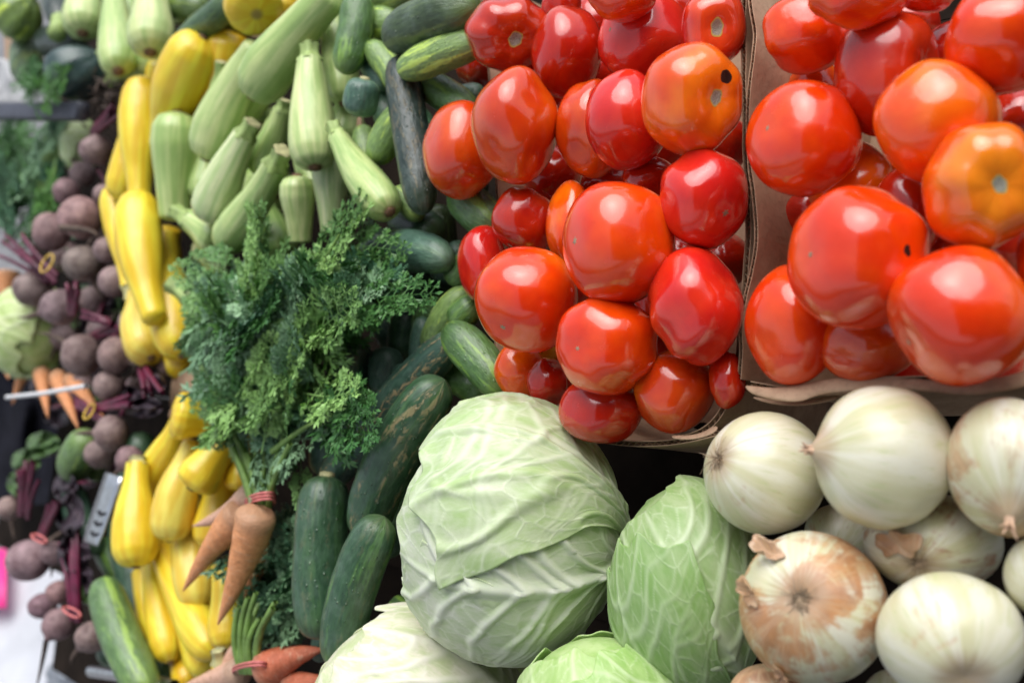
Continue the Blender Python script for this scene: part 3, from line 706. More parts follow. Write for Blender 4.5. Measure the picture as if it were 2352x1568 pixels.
# an unseen dark sheet added behind the viewer: it keeps the sky off the side of the heap that faces the camera
aw = [[np.array([x, y, 1.6+.05*math.sin(x*2)*math.cos(y)]) for x in np.linspace(-1.2, 3.8, 14)] for y in np.linspace(-1.7, 1.35, 10)]
tag(sheet_strip('added_sky_blocker', aw, MT['blocker'], np.array([1., 0, 1.6]), None, None, .002), 'unseen dark sheet added behind the viewer to block sky light', None, None, 'structure')

# ---------------------------------------------------------------- cardboard boxes
def box(label, corner):
    o = link('cardboard_box', None, None, W(P(*corner))); tag(o, label, 'box', None); return o, np.array(o.location)
bm, bmw = box('brown cardboard box holding the middle heap of tomatoes', (1420, 600, -.16))
L0 = -.012
card_wall(bm, bmw, [(1705, -60, L0), (1703, 200, L0), (1716, 450, L0), (1708, 640, L0), (1697, 790, L0), (1668, 905, L0), (1628, 985, L0), (1545, 1004, L0)], .17, 1, seed=1)
card_wall(bm, bmw, [(1655, 985, L0-.002), (1560, 1010, L0-.004), (1440, 1014, L0-.004), (1300, 985, L0-.004), (1210, 930, L0-.004), (1136, 912, L0-.002)], .32, 1, seed=2)
card_wall(bm, bmw, [(1134, 915, L0), (1142, 800, L0-.01), (1150, 600, L0-.012), (1150, 430, L0-.014), (1130, 200, L0-.014), (1100, -60, L0-.014)], .17, 1, seed=3)
br, brw = box('brown cardboard box holding the tomatoes on the right', (2100, 450, -.16))
L1 = .000
card_wall(br, brw, [(1716, -70, L1), (1729, 40, L1), (1731, 95, L1), (1722, 160, L1), (1712, 230, L1), (1716, 330, L1), (1724, 430, L1), (1738, 545, L1), (1742, 585, L1), (1724, 640, L1), (1716, 740, L1), (1708, 830, L1), (1703, 888, L1)], .19, -1, seed=4, wav=.003)
card_wall(br, brw, [(1706, 880, L1), (1790, 893, L1-.004), (1880, 888, L1-.006), (1990, 878, L1-.006), (2100, 872, L1-.006), (2230, 880, L1-.006), (2352, 845, L1-.004), (2480, 830, L1)], .17, -1, seed=5, wav=.003)
for bx_, bxw, cs in ((bm, bmw, ((1100, -60), (1705, -60), (1690, 990), (1140, 910))), (br, brw, ((1716, -70), (2600, -70), (2600, 880), (1706, 880)))):
    q = [P(x, y, -.012)-N*.165 for x, y in cs]; q += [p-N*.004 for p in q]
    put('bottom_panel', np.array(q), [[0, 1, 2, 3], [7, 6, 5, 4], [0, 4, 5, 1], [1, 5, 6, 2], [2, 6, 7, 3], [3, 7, 4, 0]], MT['card'], np.mean(q, 0), bx_, bxw, smooth=False)
def flap(parent, pw, pts, name='flap', thick=.0026):
    """pts: rows of picture points with lift"""
    rows = [[P(*q) for q in r] for r in pts]
    return sheet_strip(name, rows, MT['card'], np.mean(np.array(rows).reshape(-1, 3), 0), parent, pw, thick, 2)
flap(br, brw, [[(1702, 880, .004), (1760, 892, .008), (1830, 886, .004), (1900, 868, .0), (1985, 862, -.006), (2090, 862, -.01), (2200, 885, -.006), (2300, 868, .002), (2420, 830, .0)],
               [(1716, 897, .010), (1768, 912, .014), (1835, 905, .010), (1905, 893, .004), (1990, 882, .0), (2095, 884, -.004), (2205, 905, .0), (2310, 890, .006), (2420, 850, .004)],
               [(1728, 906, .008), (1780, 921, .013), (1848, 926, .012), (1872, 905, .004), (1990, 896, .0), (2098, 893, -.006), (2210, 912, -.002), (2315, 900, .004), (2420, 870, .002)]])
flap(br, brw, [[(1722, 908, -.012), (1790, 924, -.010), (1860, 918, -.014), (1930, 905, -.02)], [(1726, 914, -.008), (1795, 934, -.004), (1868, 930, -.008), (1935, 915, -.016)]])
flap(bm, bmw, [[(1136, 908, -.010), (1100, 912, -.004), (1075, 917, .002), (1058, 922, .006)], [(1140, 926, -.012), (1105, 926, -.004), (1078, 925, .004), (1060, 926, .008)]])
flap(bm, bmw, [[(1538, 998, .0), (1580, 1002, -.002), (1620, 992, -.004), (1645, 972, -.006)], [(1540, 1007, .004), (1584, 1011, .003), (1626, 1003, .001), (1655, 985, -.002)]])
# tan strips of the trays under the squash and cucumbers
for nm, lab, rows in (
    ('tray_wall', 'brown tray edge between the two heaps of yellow squash', [[(392, 850, -.03), (430, 850, -.02), (470, 850, -.03)], [(388, 905, -.03), (432, 912, -.02), (476, 905, -.03)], [(385, 960, -.05), (432, 965, -.05), (476, 960, -.05)]]),
    ('tray_wall', 'brown tray edge above the pale zucchini at top', [[(560, 40, -.03), (600, 50, -.02), (645, 45, -.03), (700, 20, -.03)], [(560, 85, -.03), (600, 95, -.02), (645, 90, -.03), (700, 70, -.03)]]),
    ('tray_wall', 'thin upright tan tray divider between zucchini and cucumbers', [[(818, 260, -.02), (834, 262, -.02)], [(816, 320, -.02), (832, 322, -.02)], [(818, 420, -.05), (834, 420, -.05)]])):
    R = [[P(*q) for q in r] for r in rows]; o = sheet_strip(nm, R, MT['card'], np.mean(np.concatenate(R), 0), None, None, .004, 1); tag(o, lab, 'cardboard')

# ---------------------------------------------------------------- cabbages
WHT = (1.1, 1.06, 1.12); ONE = (1, 1, 1); GRN = (.84, .94, .76)
CAB = (.50, .57, .37)
cabbage(1168, 1222, 502, 576, (.97, -.12, .18), [
    ((0, -.2, -1), 1.7, 2.6, .0, .5, .1, ONE), ((.1, -1, .15), 1.35, 2.5, .0, .5, .3, ONE), ((.0, .9, -.5), 1.3, 2.5, .0, .5, .3, GRN),
    ((.05, -.26, 1), 1.25, 2.6, .018, 1.1, .0, (1.10, 1.07, 1.16), 0., 1.9), ((-.1, .95, .62), 1.0, 2.3, .095, .25, .9, (.95, 1.0, .90), 1., .45)], CAB,
    'big crinkled pale green cabbage below the middle tomato box', lift=.02, res=170, seed=3)
cabbage(945, 1640, 490, 465, (.80, -.65, .0), [
    ((0, -.1, -1), 1.7, 2.6, .0, .5, .1, ONE), ((-.5, -.2, 1), 1.5, 2.7, .02, .9, .2, ONE), ((-.4, 1, .35), 1.3, 2.6, .075, .8, .3, WHT)], (.60, .61, .43),
    'creamy white cabbage cut off at the bottom edge, left of centre', lift=.035, res=130, seed=5)
cabbage(1382, 1640, 390, 360, (.25, -.95, .1), [
    ((0, -.1, -1), 1.7, 2.6, .0, .5, .1, ONE), ((-.2, .1, 1), 1.5, 2.6, .02, .8, .15, ONE), ((.6, .2, .5), 1.2, 2.5, .065, .6, .2, GRN)], (.40, .54, .22),
    'bright green cabbage at the bottom edge below the big one', lift=.03, res=120, seed=6)
cabbage(1582, 1345, 350, 480, (.62, -.78, .1), [
    ((0, -.1, -1), 1.7, 2.6, .0, .5, .1, ONE), ((-.2, .25, 1), 1.75, 2.8, .018, .3, .0, ONE, 0., 1.1), ((-.8, .3, .25), 1.0, 2.5, .07, .5, .1, GRN)], (.31, .42, .19),
    'smooth green cabbage with white veins beside the onions', lift=-.02, res=150, seed=8)
cabbage(1190, 1560, 90, 130, (.2, -1, 0), [((0, .1, 1), 1.7, 2.7, .015, .7, .2, ONE)], (.66, .68, .36), 'yellowish cabbage sliver wedged between three cabbages at bottom', lift=-.05, res=60, seed=9)

# ---------------------------------------------------------------- onions
onion(2018, 1050, 326, 328, (-.96, .10, .12), 'large smooth white onion just under the right cardboard box', (.52, .36, .24), .12, .03, seed=21, tuft=40)
O3, B3 = onion(1868, 1394, 330, 345, -facing(1868, 1394, 330, 345, 1838, 1372), 'onion with torn tan skin and roots facing the viewer', (.52, .20, .05), .78, .035, seed=23, tuft=60, rootlen=.8, necklen=0)
skin_flake(O3, B3, (-.60, .72, .30), .13, .03, (.50, .28, .16), 3, .30); skin_flake(O3, B3, (-.90, .25, .35), .13, .02, (.50, .26, .13), 5, .22); skin_flake(O3, B3, (-.50, -.75, .40), .15, .015, (.50, .22, .08), 11, .15)
onion(2182, 1465, 328, 305, (.15, .35, -.9), 'pale shiny onion at bottom right with a tan right side', (.58, .30, .10), .30, .03, seed=24, roots=False, necklen=0)
onion(1757, 1085, 276, 280, -facing(1757, 1085, 276, 280, 1650, 1050), 'greenish white onion with roots pointing left, above the smooth cabbage', (.50, .34, .20), .18, .01, seed=25, tuft=45, rootlen=1.3, necklen=0)
onion(2315, 1073, 266, 322, facing(2315, 1073, 266, 322, 2308, 1180), 'tan onion with a shredded white neck at the right edge', (.55, .34, .18), .62, .01, seed=26, roots=False, necklen=1.6)
onion(2405, 1325, 180, 195, (.3, .5, -.8), 'pale onion mostly cut off by the right edge', (.5, .3, .15), .2, .0, seed=27, roots=False, necklen=0)
O6, B6 = onion(2143, 1245, 305, 225, -facing(2143, 1245, 305, 225, 2110, 1292), 'half hidden onion with dark tan skin behind the bottom two onions', (.42, .19, .10), .50, -.02, seed=28, tuft=40, rootlen=.7, necklen=0)
skin_flake(O6, B6, (-.75, .1, .65), .30, .02, (.50, .22, .09), 14, .10)
onion(1775, 1600, 200, 150, (.2, -.9, .2), 'orange tan onion peeking in at the bottom edge', (.55, .26, .13), .85, .02, seed=29, roots=False, necklen=0)
onion(1935, 1225, 170, 140, (.4, .5, -.7), 'shaded onion deep between three larger onions', (.42, .24, .12), .4, -.05, seed=30, roots=False, necklen=0)
onion(2060, 1610, 150, 150, (.4, .5, -.7), 'dark onion low in the gap at the bottom edge', (.42, .22, .10), .6, -.03, seed=31, roots=False, necklen=0)

# ---------------------------------------------------------------- tomatoes, right box (front ones first)
RB = ', right box'
o, b = tomato(1970, 592, 290, 322, RED, 'largest red tomato in the right box with a small dark hole', ('b', 1862, 580, .04), .045, .15)
tomato_spot(o, b, 1970, 592, 290, 322, 2069, 573, .075, 'painted_hole', .1)
tomato(2206, 726, 300, 315, RED, 'big glossy red tomato at the lower right of the right box', ('b', 2088, 800, .04), .04, .2, .03)
tomato(2252, 432, 238, 290, ORG, 'orange tomato with its stem scar facing the viewer', ('s', 2288, 430, .15), .035, .72, .035)
tomato(2149, 280, 270, 268, ORG, 'round orange-red tomato above the orange one with a stem scar', None, .03, .3)
tomato(2300, 88, 236, 246, RED, 'red tomato in the top right corner', None, .035, .2)
tomato(1845, 320, 242, 254, RED, 'red tomato against the left wall of the right box', ('b', 1757, 292, .04), .02, .12)
tomato(1966, -2, 214, 140, RED, 'red tomato cut off by the top edge, right box', None, .035, .3)
tomato(1822, 745, 205, 272, RED, 'red tomato in the lower left corner of the right box', None, .005, .1)
tomato(1852, 78, 196, 182, RED, 'pinched red tomato at the upper left of the right box', None, .0, .1, .09)
tomato(1958, 432, 196, 210, ORG, 'orange tomato tucked behind the largest red one', None, -.005, .5)
tomato(1992, 796, 215, 166, BRN, 'dull orange tomato low behind the two biggest tomatoes', None, -.01, .4)
tomato(2038, 172, 232, 274, DEEP, 'dark red tomato in shade between four others, right box', ('s', 2132, 150, .1), -.01, .05)
tomato(2392, 600, 112, 170, RED, 'red tomato barely showing at the right edge', None, .0, .2)
tomato(2085, 490, 160, 210, DEEP, 'dark red tomato in the gap beside the largest one', None, -.03, .05)
tomato(2132, -18, 130, 90, RED, 'small piece of red tomato at the top edge, right box', None, -.01, .1)
tomato(1862, 492, 112, 112, DEEP, 'deep red tomato showing by the cardboard under the wall tomato', None, -.035, .1)
tomato(1872, 205, 120, 120, BRN, 'brownish tomato low by the cardboard, right box', None, -.05, .3)
tomato(2200, 545, 140, 150, DEEP, 'shaded tomato under the orange one with a scar', None, -.05, .05)
tomato(2200, 120, 150, 150, DEEP, 'shaded tomato beneath the top right corner tomato', None, -.05, .05)

# ---------------------------------------------------------------- tomatoes, middle box
tomato(1420, 558, 246, 276, RED, 'big bright red tomato at the centre of the middle box', ('b', 1318, 552, .05), .05, .45, .03)
o, b = tomato(1588, 229, 220, 250, ORG, 'orange tomato with a black rotten hole beside its scar', ('s', 1654, 222, .16), .035, .36, .03)
tomato_spot(o, b, 1588, 229, 220, 250, 1661, 178, .12, 'rot_spot', .03)
tomato(1209, 688, 230, 240, RED, 'large red tomato at lower left, its bottom spot grey', ('b', 1147, 757, .05), .045, .4, .04)
tomato(1393, 791, 225, 226, RED, 'red tomato below the big bright one', ('b', 1322, 800, .04), .04, .3, .04)
tomato(1182, 291, 194, 260, BRN, 'tall brownish red tomato left in the middle box', None, .035, .25, .05)
tomato(1616, 456, 196, 228, PINK, 'deep crimson tomato against the right wall, star scar low', ('b', 1668, 491, .06), .02, .05, .06)
tomato(1440, 276, 186, 220, PINK, 'pinkish red tomato left of the rotten one', None, .02, .05)
tomato(1600, 704, 210, 266, PINK, 'tapered crimson tomato against the right wall, lower', None, .02, .1, .07)
tomato(1058, 346, 172, 218, BRN, 'leftmost tomato overhanging the cucumbers', None, .02, .25, .06)
tomato(1428, -8, 152, 110, RED, 'red tomato cut off by the top edge, middle box', None, .03, .2)
tomato(1640, 62, 142, 170, PINK, 'pinkish tomato with pale round stem scar near top', ('s', 1646, 62, .24), .0, .15, .05)
tomato(1166, 80, 192, 174, DEEP, 'dark red tomato with stem scar at upper left', ('s', 1183, 96, .2), .01, .05, .06)
tomato(1480, 92, 204, 196, PINK, 'dull dusty pink tomato in the top row', ('b', 1398, 68, .04), .0, .05, .04)
tomato(1550, 898, 184, 190, BRN, 'orange-red tomato in the lower right corner, middle box', None, .005, .45)
tomato(1380, 942, 188, 148, DEEP, 'dark red tomato lowest in the box, above the cabbage', None, .02, .05)
tomato(1206, 506, 150, 152, DEEP, 'dark red tomato with a scar above the large lower left one', ('b', 1165, 576, .08), .0, .1)
tomato(1108, 606, 112, 172, PINK, 'small pinkish tomato at the left rim beside the cucumbers', None, .0, .1)
tomato(1308, 514, 106, 196, ORG, 'orange tomato squeezed left of the big bright one', None, -.005, .5)
tomato(1302, 122, 158, 200, DEEP, 'dark shaded tomato in the top row, pointed upward', None, -.01, .05, .06)
tomato(1362, 298, 168, 218, BRN, 'brownish tomato overlapped by the pinkish one', None, -.005, .1)
tomato(1194, 850, 116, 134, ORG, 'orange tomato in the lower left corner, middle box', None, .0, .5)
tomato(1256, 880, 90, 116, DEEP, 'small red tomato beside the lower left corner one', None, .0, .05)
tomato(1492, 412, 120, 104, DEEP, 'dark tomato peeking out between three crimson ones', None, -.02, .05)
tomato(1250, 775, 115, 108, YEL, 'yellow tomato showing as a sliver under the large one', None, -.02, .8)
tomato(1672, 872, 84, 130, DEEP, 'dark tomato half hidden at the lower right wall', None, -.01, .05)
tomato(1290, 14, 90, 110, DEEP, 'shaded tomato at the top edge beside the dark row', None, -.02, .05)
tomato(1268, 400, 130, 130, DEEP, 'very dark tomato in the gap right of the tall one', None, -.05, .05)
tomato(1500, 690, 130, 150, DEEP, 'very dark tomato behind the two crimson wall tomatoes', None, -.05, .05)
tomato(1560, 590, 120, 110, DEEP, 'very dark tomato in the gap right of the big bright one', None, -.05, .05)
tomato(1230, 190, 110, 120, DEEP, 'very dark tomato below the one with stem scar, upper left', None, -.05, .05)
tomato(1395, 420, 120, 100, DEEP, 'very dark tomato right above the big bright one', None, -.05, .05)

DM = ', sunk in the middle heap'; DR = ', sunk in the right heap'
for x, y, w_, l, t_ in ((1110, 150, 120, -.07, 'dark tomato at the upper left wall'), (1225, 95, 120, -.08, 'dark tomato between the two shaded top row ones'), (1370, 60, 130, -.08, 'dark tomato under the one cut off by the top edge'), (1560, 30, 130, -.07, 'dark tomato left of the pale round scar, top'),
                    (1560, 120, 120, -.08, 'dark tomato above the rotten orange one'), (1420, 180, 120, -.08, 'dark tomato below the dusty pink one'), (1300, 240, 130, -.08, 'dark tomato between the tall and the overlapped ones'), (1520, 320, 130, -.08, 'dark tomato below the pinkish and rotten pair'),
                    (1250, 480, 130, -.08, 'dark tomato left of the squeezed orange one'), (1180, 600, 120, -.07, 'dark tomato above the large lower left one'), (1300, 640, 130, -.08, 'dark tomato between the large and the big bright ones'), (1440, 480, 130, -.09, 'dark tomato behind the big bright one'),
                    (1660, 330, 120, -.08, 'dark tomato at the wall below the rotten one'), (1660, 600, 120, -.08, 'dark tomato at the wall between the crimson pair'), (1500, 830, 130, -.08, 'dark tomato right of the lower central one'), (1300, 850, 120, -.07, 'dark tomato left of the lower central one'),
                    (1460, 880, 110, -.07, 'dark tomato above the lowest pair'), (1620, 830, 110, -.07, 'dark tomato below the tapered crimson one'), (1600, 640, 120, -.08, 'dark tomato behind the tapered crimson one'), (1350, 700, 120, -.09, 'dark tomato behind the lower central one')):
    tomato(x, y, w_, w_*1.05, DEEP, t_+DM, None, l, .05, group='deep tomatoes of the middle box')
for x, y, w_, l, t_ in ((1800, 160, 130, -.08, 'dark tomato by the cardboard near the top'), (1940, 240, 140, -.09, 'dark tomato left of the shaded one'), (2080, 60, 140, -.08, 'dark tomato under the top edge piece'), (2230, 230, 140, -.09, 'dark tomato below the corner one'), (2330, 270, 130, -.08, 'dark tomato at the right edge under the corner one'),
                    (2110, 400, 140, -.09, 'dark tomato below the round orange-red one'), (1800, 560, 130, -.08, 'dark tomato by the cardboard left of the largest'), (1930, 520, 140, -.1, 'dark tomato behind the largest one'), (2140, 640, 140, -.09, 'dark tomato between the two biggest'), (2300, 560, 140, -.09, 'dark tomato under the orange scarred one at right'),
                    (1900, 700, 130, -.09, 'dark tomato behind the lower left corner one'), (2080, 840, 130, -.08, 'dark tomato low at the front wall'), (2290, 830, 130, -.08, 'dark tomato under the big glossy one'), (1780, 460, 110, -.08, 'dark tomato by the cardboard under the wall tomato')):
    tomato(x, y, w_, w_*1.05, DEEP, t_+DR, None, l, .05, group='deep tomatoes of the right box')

# ---------------------------------------------------------------- cucumbers
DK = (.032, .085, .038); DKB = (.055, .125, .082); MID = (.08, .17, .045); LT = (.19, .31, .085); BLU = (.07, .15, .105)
def cuke(p0, p1, w, color, label, stripe=.25, scar=0., bend=0., lump=.03, prof=CUK, kmax=1.14, stub=False, ridge=.0):
    o, path, R = long_veg('cucumber', 'cucumber', p0, p1, w, MT['cuke'], prof, (*color, stripe), label, bend, lump=lump, scar=scar, kmax=kmax, ridge=ridge, nr=8)
    if stub:
        e = path[0]; d = unit(path[0]-path[3])
        tubes('stalk_stub', [(np.stack([e-d*R*.1, e+d*R*.05, e+d*R*.09, e+d*R*.1]), R*np.array([.30, .27, .16, .005]))], MT['cut'], e, o, np.array(o.location), 12)
    return o
cuke((884, 1186, .045), (780, 1530, .045), 112, DK, 'dark striped cucumber leaning between upright one and big cabbage', .6, .1, -22, prof=CUB)
cuke((752, 1088, .03), (736, 1468, .03), 126, DK, 'upright dark green cucumber with tan stub, beside the carrots', .22, .1, -8, stub=True, prof=CUB)
cuke((1022, 872, .015), (838, 1236, .015), 120, DK, 'fat dark cucumber with pale scars and a green tip', .30, .55, -30, prof=CUB)
cuke((1050, 770, .0), (745, 1118, .0), 92, DKB, 'long blue-green cucumber with a tan scratch, behind the fat one', .1, 1.0, -8, prof=CUB)
cuke((1024, 752, .02), (1160, 905, .0), 98, MID, 'short striped cucumber beside the left tomato rim, lower', .7, 0, 8, .05)
cuke((1010, 840, .01), (1130, 905, -.01), 88, MID, 'stubby dark cucumber under the short striped one', .35, 0, 0, .05, stub=True)
cuke((766, 978, -.01), (752, 1092, -.02), 98, DKB, 'dark cucumber end just below the carrot leaves', .15)
cuke((1078, 664, -.01), (985, 812, .0), 72, LT, 'pale green cucumber with dark dots below the left tomatoes', .8, 0, -12, .06)
cuke((1096, 690, -.01), (1040, 748, .0), 72, MID, 'bumpy green cucumber tucked under the large tomato', .3, 0, 0, .08)
cuke((840, 575, -.01), (1032, 600, .005), 98, BLU, 'blue-green bumpy cucumber right of the carrot leaves', .2, 0, 14, .08)
cuke((996, 640, .0), (1070, 560, -.01), 62, DKB, 'dark cucumber leaning on its paler twin near small pinkish tomato', .2, 0, 0, .05)
cuke((1030, 652, .0), (1085, 585, -.01), 62, MID, 'mid green cucumber touching the small pinkish tomato', .4, 0, 0, .05)
cuke((1046, 440, -.01), (1150, 530, -.02), 96, MID, 'green cucumber under the leftmost tomato', .5, 0, 0, .05)
cuke((914, 130, .02), (972, 490, .02), 86, (.016, .034, .026), 'long straight blackish zucchini standing left of the tomatoes', .1, .25, 2, .015, CUB)
cuke((916, 168, .05), (1115, 92, .02), 84, LT, 'light green ribbed cucumber lying across the blackish zucchini', .7, 0, 6, .03, ridge=.02)
cuke((892, 98, .03), (1095, 15, .02), 116, (.05, .085, .035), 'big dark warty cucumber at the top beside the tomatoes', .5, 0, 10, .06)
cuke((818, -20, .02), (786, 168, .03), 82, MID, 'green bumpy cucumber hanging down near the top', .75, 0, 14, .05)
cuke((808, 72, .01), (925, 55, .0), 92, LT, 'light green cucumber end at the top, pointing left', .7, 0, 4, .03)
cuke((845, 100, .01), (925, 218, -.01), 62, LT, 'slim light green cucumber beside the big warty one', .6, 0, 8, .03)
cuke((838, 180, .035), (822, 268, .03), 84, BLU, 'blunt blue-green cucumber end with a tan tip', .15, 0, 0, .06, stub=True)
cuke((838, 140, .0), (890, 200, -.01), 52, BLU, 'small bluish cucumber end above the blunt one', .2, 0, 0, .06)
cuke((945, 240, .0), (862, 378, .01), 78, LT, 'striped light cucumber between pale zucchini and blackish zucchini', .8, 0, -10, .03)
cuke((912, 435, .0), (965, 500, -.005), 58, LT, 'small pale cucumber tip under the blackish zucchini', .6)
cuke((962, 180, -.005), (1090, 262, -.02), 80, MID, 'shaded cucumber under the light ribbed one', .5)
cuke((840, 0, .0), (945, -20, .0), 80, (.2, .27, .09), 'yellowish cucumber cut off by the top edge', .4)
cuke((808, 775, .01), (795, 905, .01), 104, DKB, 'broad dark cucumber right of the carrot leaves, lower', .1, .15)
cuke((888, 796, .01), (884, 910, .01), 82, DKB, 'smaller dark cucumber next to the broad one', .1)
cuke((905, 850, .0), (950, 868, -.01), 44, BLU, 'tiny bluish cucumber tip by the scratched one', .2)
cuke((972, 725, -.01), (960, 850, -.01), 52, DKB, 'narrow dark cucumber standing left of the pale dotted one', .3)
cuke((935, 705, -.02), (920, 830, -.02), 76, DK, 'dark cucumber in shade left of the narrow one', .3)
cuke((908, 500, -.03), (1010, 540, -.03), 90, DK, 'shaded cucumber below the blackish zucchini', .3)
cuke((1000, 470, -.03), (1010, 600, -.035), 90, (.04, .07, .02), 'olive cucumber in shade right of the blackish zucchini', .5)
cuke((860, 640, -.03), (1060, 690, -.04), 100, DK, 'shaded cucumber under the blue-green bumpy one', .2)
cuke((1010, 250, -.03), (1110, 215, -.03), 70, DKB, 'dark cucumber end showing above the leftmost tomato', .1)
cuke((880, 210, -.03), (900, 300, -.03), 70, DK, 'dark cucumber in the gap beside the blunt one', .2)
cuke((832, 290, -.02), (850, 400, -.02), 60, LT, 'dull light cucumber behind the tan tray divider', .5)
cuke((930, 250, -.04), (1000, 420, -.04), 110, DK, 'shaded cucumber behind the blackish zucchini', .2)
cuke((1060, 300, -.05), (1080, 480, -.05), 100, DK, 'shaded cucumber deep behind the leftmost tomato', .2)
cuke((905, 1385, -.02), (950, 1420, -.02), 62, MID, 'small cucumber tip between cabbage and leaning cucumber', .7)
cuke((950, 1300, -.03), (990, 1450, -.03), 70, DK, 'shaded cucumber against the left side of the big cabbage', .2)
cuke((742, 1440, -.01), (735, 1520, -.01), 50, DKB, 'cucumber tip at the foot of the upright one', .1)
cuke((870, 700, -.01), (900, 800, -.01), 60, DKB, 'dark cucumber just right of the carrot leaf tips', .2)
cuke((845, 930, .0), (800, 1000, .0), 60, DKB, 'short cucumber between leaf spray and scratched one', .2)
cuke((1020, 690, -.03), (960, 760, -.03), 70, MID, 'green cucumber sunk behind the pale dotted one', .4)
cuke((830, 560, -.02), (880, 660, -.03), 70, MID, 'green cucumber sunk behind the leaf tips', .4)
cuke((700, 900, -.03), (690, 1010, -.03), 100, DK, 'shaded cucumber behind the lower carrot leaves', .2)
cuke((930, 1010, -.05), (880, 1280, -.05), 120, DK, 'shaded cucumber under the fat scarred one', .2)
cuke((1450, 1400, -.09), (1430, 1540, -.09), 90, MID, 'shaded green cucumber in the gap between two cabbages', .4)

# ---------------------------------------------------------------- pale zucchini
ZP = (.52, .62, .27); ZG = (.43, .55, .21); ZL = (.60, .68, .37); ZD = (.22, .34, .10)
def zuke(p0, p1, w, color, label, stem=True, bend=0., prof=ZUC, blossom=.26, kmax=1.06, stemlen=.13, name='zucchini', ridge=.012):
    return long_veg(name, 'zucchini', p0, p1, w*1.08, MT['zuke'], prof, color, label, bend, 'zstem' if stem else None, blossom, ridge=ridge, nr=8, kmax=kmax, stemlen=stemlen)[0]
zuke((764, 290, .03), (896, 488, .03), 86, ZG, 'pale zucchini leaning right beside the cucumbers', True, -8)
zuke((650, 345, .03), (510, 565, .02), 90, ZG, 'pale zucchini with a brown-tipped stem over the carrot leaves', True, 10, BAT)
zuke((582, 282, .02), (478, 506, .02), 96, ZL, 'bright pale zucchini slanting left in the middle of the heap', True, -8)
zuke((712, 104, .03), (724, 386, .03), 104, ZP, 'upright pale zucchini with a squared stem at the top', True, -4)
zuke((770, -20, .02), (578, 222, .04), 118, ZG, 'largest pale zucchini slanting down from the top', False, -10, BAT)
zuke((600, 105, .0), (475, 366, .01), 106, ZP, 'pale zucchini behind the largest one, lying left', False, -14, BAT)
zuke((402, 508, .0), (408, 256, .02), 104, ZG, 'green zucchini standing upright beside the yellow squash', False, 4, BAT, .2)
zuke((400, 486, .03), (510, 560, -.01), 80, ZG, 'zucchini with a flared green stem near the yellow squash', True, 4, BAT, stemlen=.3)
zuke((452, 560, .035), (520, 600, -.01), 84, ZL, 'pale zucchini with its round cut stem facing the viewer', True, 0, BAT, stemlen=.10)
zuke((388, 650, .03), (500, 720, -.02), 80, ZG, 'zucchini stem poking out left of the carrot leaves', True, 0, BAT, stemlen=.4)
zuke((764, 540, .01), (757, 360, .03), 80, ZL, 'round-topped pale zucchini behind the carrot leaves', False, 0, BAT, None)
zuke((690, 560, .0), (682, 402, .02), 78, ZP, 'speckled pale zucchini behind the carrot leaves', False, 0, BAT, .3)
zuke((655, 230, -.02), (590, 400, -.02), 74, ZG, 'shaded zucchini in the middle gap of the heap', True, 6)
zuke((676, 330, -.01), (735, 450, -.02), 62, ZG, 'shaded zucchini neck under the upright one', True, 0)
zuke((640, 170, -.01), (545, 262, .0), 82, ZP, 'zucchini end with a brown tip below the largest one', False, 0, BAT, .3)
zuke((745, -30, -.01), (790, 240, -.02), 78, ZG, 'long pale zucchini behind the hanging bumpy cucumber', False, 6, BAT)
zuke((508, 142, .005), (490, 320, -.02), 64, ZG, 'zucchini with a square green stem against yellow squash', True, 0, stemlen=.28)
zuke((478, 330, -.02), (466, 460, -.02), 70, ZG, 'shaded zucchini sliver between two pale ones', False, 0, BAT)
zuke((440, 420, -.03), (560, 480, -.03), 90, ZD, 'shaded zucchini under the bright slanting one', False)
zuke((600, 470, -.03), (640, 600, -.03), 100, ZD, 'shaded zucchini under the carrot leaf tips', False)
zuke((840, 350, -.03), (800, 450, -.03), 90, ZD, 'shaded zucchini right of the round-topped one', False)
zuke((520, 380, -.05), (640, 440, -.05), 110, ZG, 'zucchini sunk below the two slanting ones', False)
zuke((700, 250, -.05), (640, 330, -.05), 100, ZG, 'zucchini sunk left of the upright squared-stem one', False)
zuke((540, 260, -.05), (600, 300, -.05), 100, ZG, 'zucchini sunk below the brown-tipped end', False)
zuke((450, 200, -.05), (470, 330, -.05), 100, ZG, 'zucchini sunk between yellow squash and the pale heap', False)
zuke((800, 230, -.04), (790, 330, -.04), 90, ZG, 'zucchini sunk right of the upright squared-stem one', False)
# far heap at the top left
zuke((196, -60, .02), (190, 78, .03), 88, ZP, 'far pale zucchini cut off at the top, nearest the dark squash', False, 0, BAT)
zuke((262, -20, .01), (272, 165, .03), 80, ZG, 'far pear-shaped zucchini second from left at the top', False, 0, ZUC)
zuke((352, -40, .02), (345, 122, .03), 100, ZP, 'far fat pale zucchini third from left at the top', False, 0, BAT)
zuke((256, 186, .03), (385, 130, .01), 72, ZG, 'far zucchini lying sideways with its stem to the left', True, 10, BAT, stemlen=.1)
zuke((300, -30, -.01), (295, 70, -.01), 60, ZG, 'far zucchini behind the pear-shaped one', False)
cuke((410, 98, .02), (535, -10, .01), 66, (.06, .12, .05), 'far glossy green cucumber curving below the yellow tops', .3, 0, -10)
cuke((380, 20, .0), (470, 20, -.01), 76, (.05, .09, .02), 'far dark green squash behind the curved cucumber', .5)
cuke((440, 70, -.02), (560, 40, -.03), 80, (.06, .09, .02), 'far olive squash in shade under the yellow tops', .4)
cuke((425, 5, -.01), (500, -20, -.01), 60, (.10, .14, .03), 'far olive squash at the top edge', .4)
